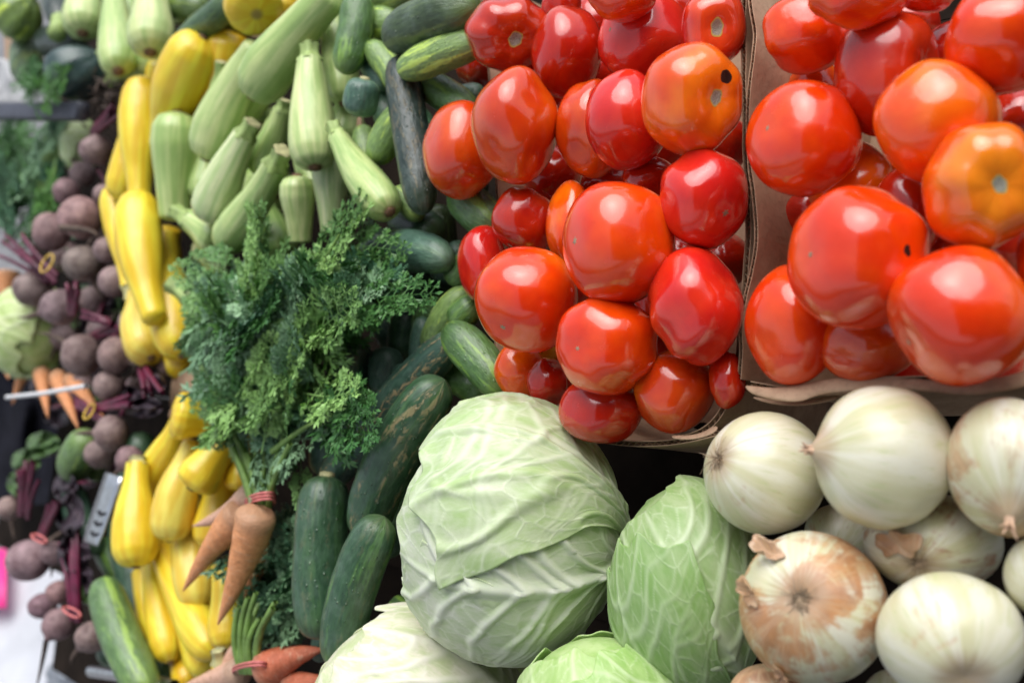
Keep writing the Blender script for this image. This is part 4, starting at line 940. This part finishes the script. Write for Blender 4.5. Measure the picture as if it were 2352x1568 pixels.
def darksq(x, y, w, h, color, stripe, label, lift=.0, stem=None):
    def fn(d, t, p):
        r = 1 + .03*np.cos(8*p) * np.sin(t) + .03*vn(d, 1.2, int(x)); return d*r[:, None]
    b = Ball(x, y, w, h, (.7, .5, .3), fn, lift, 1.1)
    o = put('round_squash', b.pts(BALL, BT, BP), BALLF, MT['cuke'], b.o, tc=BALL*1.0, aux=np.stack([np.full(len(BALL), .45), BP, BP*0], 1), color=(*color, stripe)); tag(o, label, 'squash')
    cur = [(np.stack([b.at(.01, 0, .95), b.at(.01, 0, 1.06), b.at(.01, 0, 1.16), b.at(.01, 0, 1.17)]), b.r*np.array([.16, .12, .13, .01]))]
    tubes('stem', cur, MT['zstem'], b.at(.01, 0), o, b.w, 10); return o
darksq(180, 168, 150, 128, (.030, .062, .058), .1, 'far shiny dark blue-green squash left of the zucchini', .02)
darksq(42, 36, 106, 120, (.16, .25, .05), .9, 'far mottled yellow-green squash in the top left corner', .03)
darksq(62, 140, 72, 130, (.17, .25, .13), .6, 'far pale green squash under the mottled corner one', -.01)
o = cuke((140, 55, .03), (120, -60, .0), 66, (.016, .03, .022), 'far blackish zucchini standing at the top left', .05)
tubes('stem', [(np.stack([P(138, 44, .04), P(134, 62, .045), P(130, 82, .05), P(130, 83, .05)]), np.array([.016, .014, .017, .001]))], MT['zstem'], P(134, 60, .04), o, np.array(o.location), 6)
cuke((100, 100, -.02), (180, 90, -.02), 80, (.016, .03, .022), 'far blackish zucchini lying above the shiny squash', .05)

# ---------------------------------------------------------------- yellow squash
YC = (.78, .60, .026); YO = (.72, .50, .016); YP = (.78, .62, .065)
def ysq(p0, p1, w, color, label, stem=True, bend=0., prof=YSQ, blossom=.16, kmax=1.05, stemlen=.10):
    return long_veg('yellow_squash', 'squash', p0, p1, w*1.14, MT['yellow'], prof, color, label, bend, 'ystem' if stem else None, blossom, ridge=.012, nr=9, kmax=kmax, stemlen=stemlen)[0]
ysq((358, 742, .03), (318, 444, .03), 96, YC, 'yellow squash with a crooked neck bending right, upper heap', False, 14)
ysq((322, 470, .02), (332, 178, .02), 88, YC, 'fat-topped yellow squash second from left, upper heap', False, 6)
ysq((372, 345, .01), (468, 84, .02), 112, YC, 'largest yellow squash leaning right at the top of heap', False, 14)
ysq((318, 192, .0), (268, 462, .01), 76, YC, 'leftmost yellow squash in the upper heap', False, 18)
ysq((300, 690, .01), (256, 434, .01), 66, YC, 'slim yellow squash at the left edge of the heap, necks down', True, -6)
ysq((380, 535, .005), (420, 818, .02), 96, YC, 'yellow squash hanging beside the carrot leaves', False, -14)
ysq((318, 668, -.01), (348, 822, .0), 90, YP, 'pale yellow squash end below the crooked one', False, -8)
ysq((500, 290, -.02), (528, 70, -.005), 98, YO, 'yellow squash behind the square green stem', False, 0, BAT)
ysq((360, 240, -.015), (382, 138, -.01), 70, YC, 'small yellow squash tip between the two fat ones', False)
ysq((400, 740, -.01), (428, 862, -.005), 72, YO, 'lowest yellow squash of the upper heap', False)
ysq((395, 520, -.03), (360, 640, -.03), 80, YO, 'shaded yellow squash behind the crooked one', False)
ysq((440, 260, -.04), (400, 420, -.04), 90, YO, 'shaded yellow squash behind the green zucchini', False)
ysq((560, -40, .01), (590, 34, .02), 118, YC, 'yellow squash at the top edge left of centre', False, 0, BAT, None)
ysq((660, -60, .0), (640, 52, .0), 100, YO, 'orange-yellow squash at the top edge by the largest zucchini', False, 0, BAT, None)
ysq((560, 60, -.02), (690, 30, -.02), 80, YO, 'shaded yellow squash under the top edge pair', False, 0, BAT)
# lower heap
ysq((495, 968, -.01), (392, 950, .045), 98, YC, 'yellow squash with its round end towards the viewer, lower heap', False, 0, BAT, .22)
ysq((318, 1050, .02), (312, 1302, .03), 94, YC, 'pear-shaped yellow squash at the left of the lower heap', True, -4, stemlen=.06)
ysq((520, 1010, .0), (438, 1122, .03), 92, YC, 'short yellow squash end beside the carrot stalks', False, 0, BAT, .22)
ysq((450, 1010, .0), (390, 1242, .015), 90, YP, 'yellow squash with a long neck in the lower heap', False, -10)
ysq((415, 960, .0), (338, 1120, .0), 76, YC, 'yellow squash between the round end and the pear-shaped one', False, 4)
ysq((425, 1090, .0), (456, 1398, .015), 88, YP, 'straight pale yellow squash behind the carrot tips', False, 0)
ysq((368, 1258, .01), (495, 1505, .01), 82, YC, 'yellow squash slanting right below the straight one', False, -6, BAT)
ysq((345, 1235, .0), (392, 1520, .005), 68, YC, 'slim yellow squash left of the slanting one', False, -4, BAT)
ysq((322, 1295, -.005), (372, 1480, -.005), 64, YC, 'leftmost slim yellow squash in the lower heap', True, -6, BAT)
ysq((512, 1290, -.01), (520, 1492, -.005), 76, YC, 'yellow squash behind the main carrot tip', False, 4, BAT)
ysq((415, 1400, -.01), (480, 1545, -.01), 72, YC, 'yellow squash end near the bottom of the lower heap', False, 0, BAT)
ysq((500, 1492, .02), (520, 1590, .0), 60, YC, 'yellow squash with blunt yellow stem at the bottom', True, 0, BAT, stemlen=.3)
ysq((400, 1480, -.01), (440, 1580, -.01), 60, YO, 'lowest yellow squash at the bottom edge', False, 0, BAT)
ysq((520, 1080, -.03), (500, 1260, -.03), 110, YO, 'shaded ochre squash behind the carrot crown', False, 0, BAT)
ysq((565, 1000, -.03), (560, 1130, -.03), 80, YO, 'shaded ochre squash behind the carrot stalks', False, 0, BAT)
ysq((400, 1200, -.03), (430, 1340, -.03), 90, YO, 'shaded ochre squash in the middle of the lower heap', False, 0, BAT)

# ---------------------------------------------------------------- carrots
CA = (.76, .32, .12); CP = (.68, .40, .26)
def carrot(root, rw, p0, p1, w, color, bend=0.):
    return long_veg('carrot', None, p0, p1, w, MT['carrot'], CAR, color, None, bend, parent=root, pw=rw, lump=.05, seg=24)[0]
cr = link('carrot_bunch', None, None, W(P(600, 1165, .03))); tag(cr, 'bunch of carrots with full feathery green tops lying upright', 'carrots'); crw = np.array(cr.location)
carrot(cr, crw, (592, 1165, .055), (500, 1434, .05), 96, CA, 8); carrot(cr, crw, (560, 1170, .03), (420, 1358, .045), 80, CA, -6)
carrot(cr, crw, (590, 1130, .02), (442, 1208, .035), 66, CP, 10); carrot(cr, crw, (500, 1240, .01), (444, 1292, .03), 40, CP); carrot(cr, crw, (620, 1220, .01), (556, 1405, .02), 62, CA)
cuv = []
for i in range(16):
    a = random.uniform(-1, 1); x1 = 595+a*75+random.uniform(-10, 10); y1 = random.uniform(985, 1050)
    cuv.append(bez(P(598+a*20, 1165, .035+random.uniform(-.012, .012)), P(596+a*26, 1110, .05), P(x1, y1, .03+random.uniform(0, .04)), np.linspace(0, 1, 10)))
for c in cuv: tubes('stalk', [(c, np.linspace(.0042, .0028, 10))], MT['stalk'], c[0], cr, crw, 7)
ring = [P(598+34*math.cos(a), 1158+11*math.sin(a)-6*math.cos(a), .035+.022*math.sin(-a)) for a in np.linspace(0, 2*math.pi, 33)]
tubes('rubber_band', [(np.array(ring)+N*.0035*i*0+np.array([0, .0035*i, 0]), np.full(33, .0015)) for i in range(3)], MT['pinkband'], P(598, 1158, .03), cr, crw, 6)
POLY = [(450, 650), (520, 610), (600, 570), (650, 600), (700, 610), (770, 590), (820, 575), (890, 600), (950, 655), (900, 700), (800, 735), (740, 780), (715, 850), (750, 900), (745, 950), (700, 1000), (650, 1020), (600, 1010), (530, 1000), (465, 960), (452, 830), (450, 720)]
crown = np.array([600., 1120.]); cnt = 0
while cnt < 330:
    x, y = random.uniform(410, 950), random.uniform(440, 1110)
    if not inside(x, y, POLY): continue
    cnt += 1; d = np.array([x, y])-crown; a = math.atan2(d[1], d[0])+random.gauss(0, .75); Lp = random.uniform(105, 185)
    f = np.clip(np.hypot(*d)/650, 0, 1); lift = random.uniform(.0, .075)*(1-.35*f)+.01
    bx, by = x-math.cos(a)*Lp*.6, y-math.sin(a)*Lp*.6; tx, ty = x+math.cos(a)*Lp*.4, y+math.sin(a)*Lp*.4
    if not inside(tx, ty, POLY) or not inside(bx+(tx-bx)*.3, by+(ty-by)*.3, POLY): continue
    frond(cr, crw, FR if random.random() < .55 else FD, P(bx, by, lift), P(tx, ty, lift+random.uniform(-.02, .03)), random.gauss(0, .5))
for bx, by, tx, ty, l in ((560, 770, 600, 478, .06), (565, 700, 625, 470, .045), (700, 640, 815, 440, .05), (730, 600, 850, 480, .04), (770, 700, 955, 655, .06), (790, 720, 940, 700, .05), (680, 780, 820, 760, .055),
                          (700, 930, 900, 990, .06), (690, 900, 850, 915, .06), (700, 960, 850, 985, .055), (740, 920, 880, 950, .065), (600, 690, 640, 540, .06), (760, 560, 900, 560, .04), (640, 720, 800, 560, .055), (540, 640, 420, 580, .045),
                          (520, 720, 415, 620, .045), (560, 880, 455, 800, .05), (560, 960, 455, 930, .05), (600, 900, 720, 800, .07), (560, 980, 470, 1030, .05), (690, 1050, 690, 1170, .02), (640, 860, 720, 700, .07),
                          (660, 800, 850, 680, .065), (570, 760, 560, 600, .07), (640, 640, 560, 520, .05)):
    frond(cr, crw, FR, P(bx, by, l), P(tx, ty, l+.012), random.gauss(0, .35), 'frond', .72)
for pts in (((590, 1040), (560, 900), (575, 720), (612, 500)), ((610, 1030), (640, 900), (700, 760), (800, 640)), ((600, 1030), (540, 900), (500, 760)), ((620, 1040), (700, 980), (790, 940)), ((600, 1000), (620, 850), (690, 700), (790, 520))):
    c = np.array([P(x, y, .05+.004*i) for i, (x, y) in enumerate(pts)]); t = np.linspace(0, 1, len(c)); tt = np.linspace(0, 1, 20)
    c = np.stack([np.interp(tt, t, c[:, k]) for k in range(3)], 1); pd_ = np.pad(c, ((2, 2), (0, 0)), mode='edge'); c = np.stack([np.convolve(pd_[:, k], np.ones(5)/5, 'valid') for k in range(3)], 1)
    tubes('stalk', [(c, np.linspace(.0036, .0016, 20))], MT['stalk'], c[0], cr, crw, 6)

c2 = link('carrot_bunch', None, None, W(P(570, 1530, .02))); tag(c2, 'carrot bunch at the bottom edge, its dark leaves behind the upright cucumber', 'carrots'); c2w = np.array(c2.location)
carrot(c2, c2w, (602, 1545, .03), (745, 1490, .0), 92, (.50, .13, .055), 8); carrot(c2, c2w, (560, 1540, .02), (410, 1580, .02), 66, CP, 0); carrot(c2, c2w, (555, 1490, .0), (480, 1560, .02), 46, CP, 0)
carrot(c2, c2w, (660, 1570, .01), (780, 1560, .0), 60, (.50, .13, .055), 0)
for i in range(13):
    a = random.uniform(-1, 1)
    c = bez(P(578+a*22, 1545, .03), P(548+a*28, 1470, .045), P(590+a*45, random.uniform(1360, 1420), .02+random.uniform(0, .03)), np.linspace(0, 1, 10))
    tubes('stalk', [(c, np.linspace(.0045, .0028, 10))], MT['stalk'], c[0], c2, c2w, 7)
ring = [P(575+40*math.cos(a), 1538+10*math.sin(a)-5*math.cos(a), .03+.022*math.sin(-a)) for a in np.linspace(0, 2*math.pi, 33)]
tubes('rubber_band', [(np.array(ring)+np.array([0, .0035*i, 0]), np.full(33, .0015)) for i in range(2)], MT['pinkband'], P(575, 1538, .03), c2, c2w, 6)
P2 = [(560, 1290), (600, 1230), (690, 1180), (715, 1200), (720, 1400), (700, 1450), (640, 1420), (560, 1430), (540, 1390)]
cnt = 0
while cnt < 62:
    x, y = random.uniform(535, 725), random.uniform(1180, 1450)
    if not inside(x, y, P2): continue
    cnt += 1; a = math.atan2(y-1480, x-590)+random.gauss(0, .8); Lp = random.uniform(80, 140); lift = random.uniform(-.03, .015)
    frond(c2, c2w, FD, P(x-math.cos(a)*Lp*.6, y-math.sin(a)*Lp*.6, lift), P(x+math.cos(a)*Lp*.4, y+math.sin(a)*Lp*.4, lift+.01), random.gauss(0, .7))

# ---------------------------------------------------------------- beets
def beet_part(root, rw, x, y, w, tint=(1, 1, 1), tail=None, lift=.0):
    a = random.uniform(0, 6.28); axis = unit([math.cos(a), math.sin(a), random.uniform(-.3, .5)]) if tail is None else -facing(x, y, w, w, *tail[:2])
    sd = int(x*7+y)
    def fn(d, t, p):
        r = 1 + .04*vn(d, 1.3, sd) + .02*vn(d, 3, sd) + .22*np.exp(-((math.pi-t)/.22)**2) - .05*np.exp(-(t/.3)**2); return d*r[:, None]
    b = Ball(x, y, w, w*random.uniform(.9, 1.05), axis, fn, lift, 1.14)
    o = put('beet', b.pts(BALL, BT, BP), BALLF, MT['beet'], b.o, root, rw, tc=BALL, color=tint)
    e = b.at(math.pi-.01, 0, .98); ax = unit(e-b.o); L = b.r*random.uniform(1.0, 1.8); sdv = unit(np.cross(ax, [.3, .2, 1]))*random.uniform(-.6, .6)
    q = [e, e+ax*L*.5, e+ax*L*.8+sdv*L*.5-N*L*.1] if tail is None or len(tail) < 4 else [e, P(tail[2], tail[3], lift), P(tail[2]-8, tail[3]+20, lift)]
    c = bez(*q, np.linspace(0, 1, 9)); tubes('taproot', [(c, np.linspace(.17, .03, 9)*b.r)], MT['rootdark'], e, o, b.w, 7)
    return b
def beet_bunch(label, beets, stalks=(), band=None, bandmat='yelband', leaves=(), leafmat='beetleaf'):
    x, y = beets[0][:2]; r = link('beet_bunch', None, None, W(P(x, y))); tag(r, label, 'beets'); rw = np.array(r.location)
    for bt in beets: beet_part(r, rw, *bt)
    for (x0, y0, l0), (x1, y1, l1), n, wd in stalks:
        for i in range(n):
            j = np.array([random.uniform(-wd, wd), random.uniform(-wd, wd)])
            c = bez(P(x0+j[0]*.5, y0+j[1]*.5, l0), P((x0+x1)/2+j[0]*.6, (y0+y1)/2+j[1]*.6, (l0+l1)/2+.01), P(x1+j[0]*1.3, y1+j[1]*1.3, l1+random.uniform(-.01, .01)), np.linspace(0, 1, 9))
            tubes('stalk', [(c, np.linspace(.0050, .0034, 9))], MT['mag'], c[0], r, rw, 7)
    if band:
        bx, by, bw_, bh_, l = band; ring = np.array([P(bx+bw_*math.cos(a)*.5-bh_*.3*math.sin(a), by+bh_*math.sin(a)*.5+bw_*.25*math.cos(a), l+.012*math.sin(a)) for a in np.linspace(0, 2*math.pi, 25)])
        tubes('tie', [(ring, np.full(25, .0018))], MT[bandmat], ring[0], r, rw, 6)
    for (lx, ly, lw, lh, l) in leaves:
        n = 12; sd = int(lx+ly); u, v = np.meshgrid(np.linspace(-1, 1, n), np.linspace(-1, 1, n), indexing='ij')
        wv = np.sqrt(np.clip(1-v*v, .02, 1)); q = np.stack([u.ravel()*2, v.ravel()*2, u.ravel()*0+sd], 1); nz = vn(q, 1.6, sd).reshape(n, n)
        R = np.array([[P(lx+u[i, j]*wv[i, j]*lw/2, ly+v[i, j]*lh/2, l+.018*nz[i, j]) for j in range(n)] for i in range(n)])
        sheet_strip('leaf', R, MT[leafmat], R.reshape(-1, 3).mean(0), r, rw, .0007, 1)
    return r
lv = link('wilted_beet_leaves', None, None, W(P(200, 640, -.06))); tag(lv, 'dark wilted beet leaves and stalks under the far beets', 'beet leaves', None, 'stuff'); lvw = np.array(lv.location)
for i in range(46):
    lx, ly = random.uniform(100, 340), random.uniform(420, 1130); n = 9; sd = i+5; lw, lh = random.uniform(50, 90), random.uniform(40, 80); a = random.uniform(0, 3)
    g = np.linspace(-1, 1, n); R = []
    for u in g:
        row = []
        for v in g:
            wv = math.sqrt(max(.03, 1-v*v)); xx, yy = u*wv*lw/2, v*lh/2; nz = float(vn(np.array([[u*2, v*2, sd]]), 1.6, sd)[0])
            row.append(P(lx+xx*math.cos(a)-yy*math.sin(a), ly+xx*math.sin(a)+yy*math.cos(a), -.065+.03*nz))
        R.append(row)
    sheet_strip('leaf', R, MT['beetleaf' if i % 3 else 'beetgreen'], np.array(R).reshape(-1, 3).mean(0), lv, lvw, .0007, 1)
for i in range(40):
    x, y = random.uniform(110, 340), random.uniform(430, 1120); a = random.uniform(0, 6.28); L = random.uniform(30, 80)
    c = bez(P(x, y, -.05), P(x+math.cos(a)*L*.5, y+math.sin(a)*L*.5, -.02), P(x+math.cos(a)*L, y+math.sin(a)*L, -.05), np.linspace(0, 1, 7)); tubes('stalk', [(c, np.full(7, .004))], MT['mag'], c[0], lv, lvw, 6)
beet_bunch('small far beets with dark roots by the leftmost yellow squash', [(220, 345, 74), (152, 440, 62, (1, .9, .95)), (238, 445, 48)], [((215, 300, .0), (265, 250, .02), 4, 14)], None, 'yelband')
beet_bunch('beet bunch with magenta stalks tied by a yellow band', [(186, 500, 102, (1.15, 1, 1.0), (150, 520, 230, 525), .02), (120, 533, 90, (1.05, .95, .95), None, .015), (75, 665, 88, (.9, .95, .9), None, .02), (135, 706, 90, (.9, .9, .95), None, .01)],
           [((120, 640, .01), (25, 565, .05), 9, 22)], (108, 605, 18, 40, .05))
beet_bunch('beets beside the yellow necks, a cut magenta stalk in front', [(190, 606, 90, (.85, .95, .85), None, .015), (262, 645, 72), (246, 572, 62)], [((165, 715, .03), (168, 655, .045), 6, 12), ((250, 740, .01), (190, 725, .03), 5, 10)])
beet_bunch('beets below the pale yellow squash with dark stalks', [(186, 816, 94, (.9, .9, .85), None, .01), (266, 816, 82, (.95, .9, .85), None, .01), (305, 742, 66), (250, 886, 72, (.95, .95, .9), None, .01), (385, 842, 52)], [((330, 850, .0), (350, 900, .01), 6, 18), ((215, 770, -.01), (275, 740, .0), 5, 14)], None, 'yelband', [(352, 880, 60, 50, .0)])
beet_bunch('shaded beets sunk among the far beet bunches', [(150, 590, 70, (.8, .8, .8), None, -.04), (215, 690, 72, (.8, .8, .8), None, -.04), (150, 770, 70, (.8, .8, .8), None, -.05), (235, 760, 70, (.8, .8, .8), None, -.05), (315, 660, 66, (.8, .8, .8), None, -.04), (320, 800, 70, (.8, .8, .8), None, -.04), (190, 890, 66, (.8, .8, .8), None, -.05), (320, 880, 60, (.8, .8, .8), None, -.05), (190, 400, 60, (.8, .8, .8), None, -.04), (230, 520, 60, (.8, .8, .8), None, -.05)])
beet_bunch('three beets with a yellow tie left of the lower squash', [(252, 995, 82, (.95, .95, .9), None, .015), (232, 1042, 76, (.9, .9, .85)), (298, 1055, 66, (.9, .8, .85))], [((240, 975, .01), (175, 930, .02), 7, 22), ((215, 940, .01), (290, 925, .01), 4, 14)], (205, 945, 14, 34, .03), 'yelband',
           [(330, 935, 90, 50, .0), (290, 905, 70, 40, -.01)])
beet_bunch('beets at the lower left with a pink band on red stalks', [(65, 1286, 98, (1.1, 1.05, 1.15), None, .02), (122, 1272, 62, (1.05, 1, 1.05)), (22, 1168, 56, (1.1, 1.1, 1.0))], [((95, 1235, .02), (125, 1165, .03), 6, 12), ((55, 1180, .0), (65, 1080, .02), 9, 20)], (90, 1236, 34, 12, .045), 'pinkband',
           [(60, 1060, 70, 60, .01), (100, 1020, 80, 60, .0), (40, 1110, 50, 60, .0)], 'beetgreen')
beet_bunch('lowest beets over the pavement, red band on dark wilted stalks', [(134, 1432, 74, (.95, .85, .9), (110, 1470, 90, 1560), .01), (212, 1462, 78, (.9, .9, .85), None, .01), (98, 1392, 66, (.9, .75, .9)), (134, 1362, 56, (1.1, .9, .9))], [((175, 1420, .01), (160, 1240, .02), 9, 18)], (165, 1405, 40, 14, .035), 'pinkband',
           [(160, 1180, 70, 100, .02), (170, 1270, 80, 90, .02), (150, 1120, 60, 70, .01), (190, 1330, 50, 80, .01)])
dr = link('dark_rootlets', None, None, W(P(240, 230, .0))); tag(dr, 'tangle of dark beet roots above the small far beets', 'roots', None, 'stuff'); cur = []
for i in range(90):
    x, y = random.gauss(240, 22), random.gauss(225, 32); a = random.uniform(0, 6.28); L = random.uniform(15, 45)
    cur.append((bez(P(x, y, random.uniform(-.03, .02)), P(x+math.cos(a)*L*.5+random.uniform(-9, 9), y+math.sin(a)*L*.5+random.uniform(-9, 9), random.uniform(-.02, .03)), P(x+math.cos(a)*L, y+math.sin(a)*L, random.uniform(-.03, .02)), np.linspace(0, 1, 7)), np.linspace(.0022, .0007, 7)))
v, f = join([tube_verts(c, r, 4)[:2] for c, r in cur]); put('rootlet', v, f, MT['rootdark'], P(240, 230), dr, np.array(dr.location))['kind'] = 'stuff'

# ---------------------------------------------------------------- far left side
cabbage(72, 762, 196, 216, (-.5, .3, -.6), [((0, -.2, -1), 1.7, 2.6, .0, .5, .1, ONE), ((.4, -.2, 1), 1.7, 2.7, .02, .6, .8, ONE)], (.50, .60, .25), 'far crinkled cabbage at the left edge below the beets', lift=-.02, res=70, seed=31)
cabbage(185, 335, 86, 130, (-.5, .3, -.6), [((.4, -.2, 1), 1.7, 2.7, .02, .6, .5, ONE)], (.48, .58, .28), 'far cabbage sliver behind the small far beets', lift=-.05, res=50, seed=33)
c3 = link('carrot_bunch', None, None, W(P(100, 880, -.02))); tag(c3, 'far orange carrots hanging below the crinkled cabbage', 'carrots'); c3w = np.array(c3.location)
for p0, p1, wd in (((60, 840, -.03), (28, 930, -.02), 34), ((95, 850, -.03), (110, 960, -.02), 40), ((130, 860, -.04), (180, 985, -.02), 44), ((160, 870, -.04), (240, 960, -.03), 44), ((20, 620, -.05), (10, 720, -.05), 60), ((10, 790, -.06), (20, 870, -.05), 50)):
    carrot(c3, c3w, p0, p1, wd, CA)
o = tubes('white_stick', [(np.stack([P(16, 912, .02), P(100, 903, .03), P(198, 886, .02)]), np.full(3, .004))], MT['white'], P(100, 900, .02), None, None, 8); tag(o, 'thin white stick across the far orange carrots', 'stick')
# cucumbers on the lower left
cuke((160, 1090, .0), (205, 1000, .01), 86, (.12, .21, .06), 'far light green cucumber left of the three beets', .6)
cuke((215, 1105, -.01), (240, 1010, -.01), 60, (.10, .18, .05), 'far second light cucumber against the three beets', .6)
cuke((170, 1110, .0), (225, 1270, -.01), 66, DKB, 'far dark cucumber curling behind the slotted metal blade', .2, 0, -14)
cuke((235, 1330, .03), (345, 1600, .02), 92, (.10, .19, .06), 'far long light green cucumber leaning right at the bottom', .7, 0, -10, .02, CUB)
cuke((278, 1180, -.01), (395, 1590, -.01), 92, DK, 'far long dark cucumber along the left of the yellow heap', .2, 0, -6, .02, CUB)
cuke((165, 1345, .0), (235, 1370, -.01), 56, MID, 'far small green cucumber below the dark wilted leaves', .5)
cuke((230, 1240, -.01), (280, 1330, -.02), 60, MID, 'far cucumber behind the top of the long light one', .5)
cuke((330, 990, -.02), (300, 1160, -.02), 80, DK, 'far shaded cucumber behind the pear-shaped yellow squash', .2)
cuke((290, 1430, -.02), (250, 1520, -.02), 80, DK, 'far shaded cucumber behind the lowest beets', .2)
# slotted metal blade
bl = link('slotted_blade', None, None, W(P(240, 1170, .045))); tag(bl, 'shiny metal blade with three dark chevron slots, lower left', 'blade'); blw = np.array(bl.location)
a_, b_ = np.array([262., 1090.]), np.array([208., 1248.]); dd = (b_-a_)/np.linalg.norm(b_-a_); pp = np.array([-dd[1], dd[0]])
rows = [[P(*(a_+(b_-a_)*t+pp*s*20*(1 if t < .96 else .86)), .045) for s in (-1, -.5, 0, .5, 1)] for t in (0, .2, .4, .6, .8, .96, 1)]
sheet_strip('blade', rows, MT['metal'], P(240, 1170, .045), bl, blw, .002)
for t in (.58, .73, .88):
    q = a_+(b_-a_)*t; rows = [[P(*(q+pp*s*9+dd*(abs(s)*-6+e)), .0475) for s in (-1, -.5, 0, .5, 1)] for e in (-4, 4)]
    sheet_strip('slot', rows, MT['slot'], P(*q, .0475), bl, blw, .0006)
# stall bar, cloth, paper, pavement odds and ends
def bar(name, a, b, hw, hd, mat, label, cat):
    a, b = np.asarray(a), np.asarray(b); d = unit(b-a); s = unit(np.cross(d, N)); n_ = np.cross(s, d)
    V = []; F = []; rg = 10
    prof = [(hw*math.copysign(abs(math.cos(t))**.35, math.cos(t)), hd*math.copysign(abs(math.sin(t))**.35, math.sin(t))) for t in np.linspace(0, 2*math.pi, 24, endpoint=False)]
    for q in (a, a+d*.002, b-d*.002, b):
        for (u, v) in prof: V.append(q+s*u*(.96 if q is a or q is b else 1)+n_*v*(.96 if q is a or q is b else 1))
    F = grid_faces(4, 24).tolist(); F.append(list(range(23, -1, -1))); F.append(list(range(72, 96)))
    o = put(name, np.array(V), F, mat, (a+b)/2); tag(o, label, cat); return o
bar('steel_bar', P(-120, 258, .05), P(190, 256, .03), .016, .012, MT['steel'], 'dark steel stall bar crossing the left edge', 'bar')
def drape(name, poly, l0, mat, label, cat, n=22, amp=.03, seed=1, freq=5, thick=.002):
    (x0, y0), (x1, y1), (x2, y2), (x3, y3) = poly; R = []
    for i in range(n):
        row = []
        for j in range(n):
            s, t = i/(n-1), j/(n-1); x = (x0*(1-t)+x1*t)*(1-s)+(x3*(1-t)+x2*t)*s; y = (y0*(1-t)+y1*t)*(1-s)+(y3*(1-t)+y2*t)*s
            row.append(P(x, y, l0+amp*float(vn(np.array([[t*freq, s*freq*.5, seed]]), 1, seed)[0])))
        R.append(row)
    o = sheet_strip(name, R, mat, np.array(R).reshape(-1, 3).mean(0), None, None, thick, 1); tag(o, label, cat); return o
drape('black_cloth', [(-80, 830), (150, 860), (110, 1160), (-80, 1160)], -.12, MT['cloth'], 'black cloth hanging at the left edge under the carrots', 'cloth')
drape('printed_paper', [(-60, 120), (75, 150), (75, 235), (-60, 235)], -.03, MT['newsprint'], 'grey printed paper at the left edge above the steel bar', 'paper', amp=.01)
drape('cardboard_sheet', [(8, 78), (55, 85), (60, 190), (15, 190)], -.05, MT['card'], 'brown cardboard piece behind the pale green corner squash', 'cardboard', amp=.004, n=8)
dg = link('dill_bunch', None, None, W(P(60, 400, -.02))); tag(dg, 'feathery green herb bunch below the steel bar', 'herbs'); dgw = np.array(dg.location)
for i in range(70):
    x, y = random.uniform(-30, 140), random.uniform(300, 540); a = random.uniform(-2.3, -.6); Lp = random.uniform(60, 110); l = random.uniform(-.08, -.0)
    frond(dg, dgw, FD if random.random() < .5 else DL, P(x-math.cos(a)*Lp/2, y-math.sin(a)*Lp/2, l), P(x+math.cos(a)*Lp/2, y+math.sin(a)*Lp/2, l), random.gauss(0, .7))
for i in range(5):
    c = bez(P(70+i*8, 540, -.03), P(95+i*6, 420, -.01), P(110+i*9, 300, -.02), np.linspace(0, 1, 9)); tubes('stalk', [(c, np.full(9, .005))], MT['stalk'], c[0], dg, dgw, 6)
dg = link('dill_bunch', None, None, W(P(110, 195, .03))); tag(dg, 'bright green herb sprigs above the steel bar', 'herbs'); dgw = np.array(dg.location)
for i in range(26):
    x, y = random.uniform(70, 150), random.uniform(155, 240); a = random.uniform(-2.6, -.5); Lp = random.uniform(35, 70); l = random.uniform(.045, .08)
    frond(dg, dgw, DL, P(x-math.cos(a)*Lp/2, y-math.sin(a)*Lp/2, l), P(x+math.cos(a)*Lp/2, y+math.sin(a)*Lp/2, l), random.gauss(0, .6))
# metal tray rim and bags on the ground at the lower left
tubes_ = [(np.array([P(210, 1540, .0), P(270, 1548, .0), P(330, 1556, .0), P(400, 1575, -.01)]), np.full(4, .009))]
o = tubes('tray_rim', tubes_, MT['metal'], P(270, 1550), None, None, 10); tag(o, 'shiny metal tray rim under the long cucumbers at bottom', 'tray')
def ground_pt(x, y, z=0.):
    r = ROT @ ray(x, y); t = (z-CAMLOC[2])/r[2]; return ray(x, y)*t
def lump_on_ground(name, x, y, w, h, mat, label, cat, seed):
    q = ground_pt(x, y, .06); s_ = FP/(-q[2]); rr = np.array([w/2/s_, h/2/s_, .10]); d = BALL
    r = 1+.18*vn(d, 1.4, seed)+.10*vn(d, 3.2, seed+1)
    o = put(name, q+d*r[:, None]*rr, BALLF, mat, q); tag(o, label, cat)
lump_on_ground('plastic_bag', 190, 1540, 150, 90, m_plain('grey_plastic_bag', (.22, .24, .27), .35, .4, 8, .5, .01), 'crumpled grey plastic bag on the pavement below the beets', 'bag', 3)
R = [[ground_pt(x, y, .015+.02*math.sin(x*.05+y*.03)) for x in np.linspace(-260, 300, 12)] for y in np.linspace(1270, 1750, 12)]
o = sheet_strip('white_sheet', R, MT['sheet'], ground_pt(60, 1500), None, None, .004, 1); tag(o, 'white plastic sheet on the ground at lower left', 'sheet')
a = ground_pt(-40, 1300, .01); R = [[ground_pt(x, y, .07) for x in (-60, -20, 14)] for y in (1260, 1330, 1395)]
o = sheet_strip('pink_card', R, MT['pink'], a, None, None, .003); tag(o, 'hot pink card on the ground at the left edge', 'card')
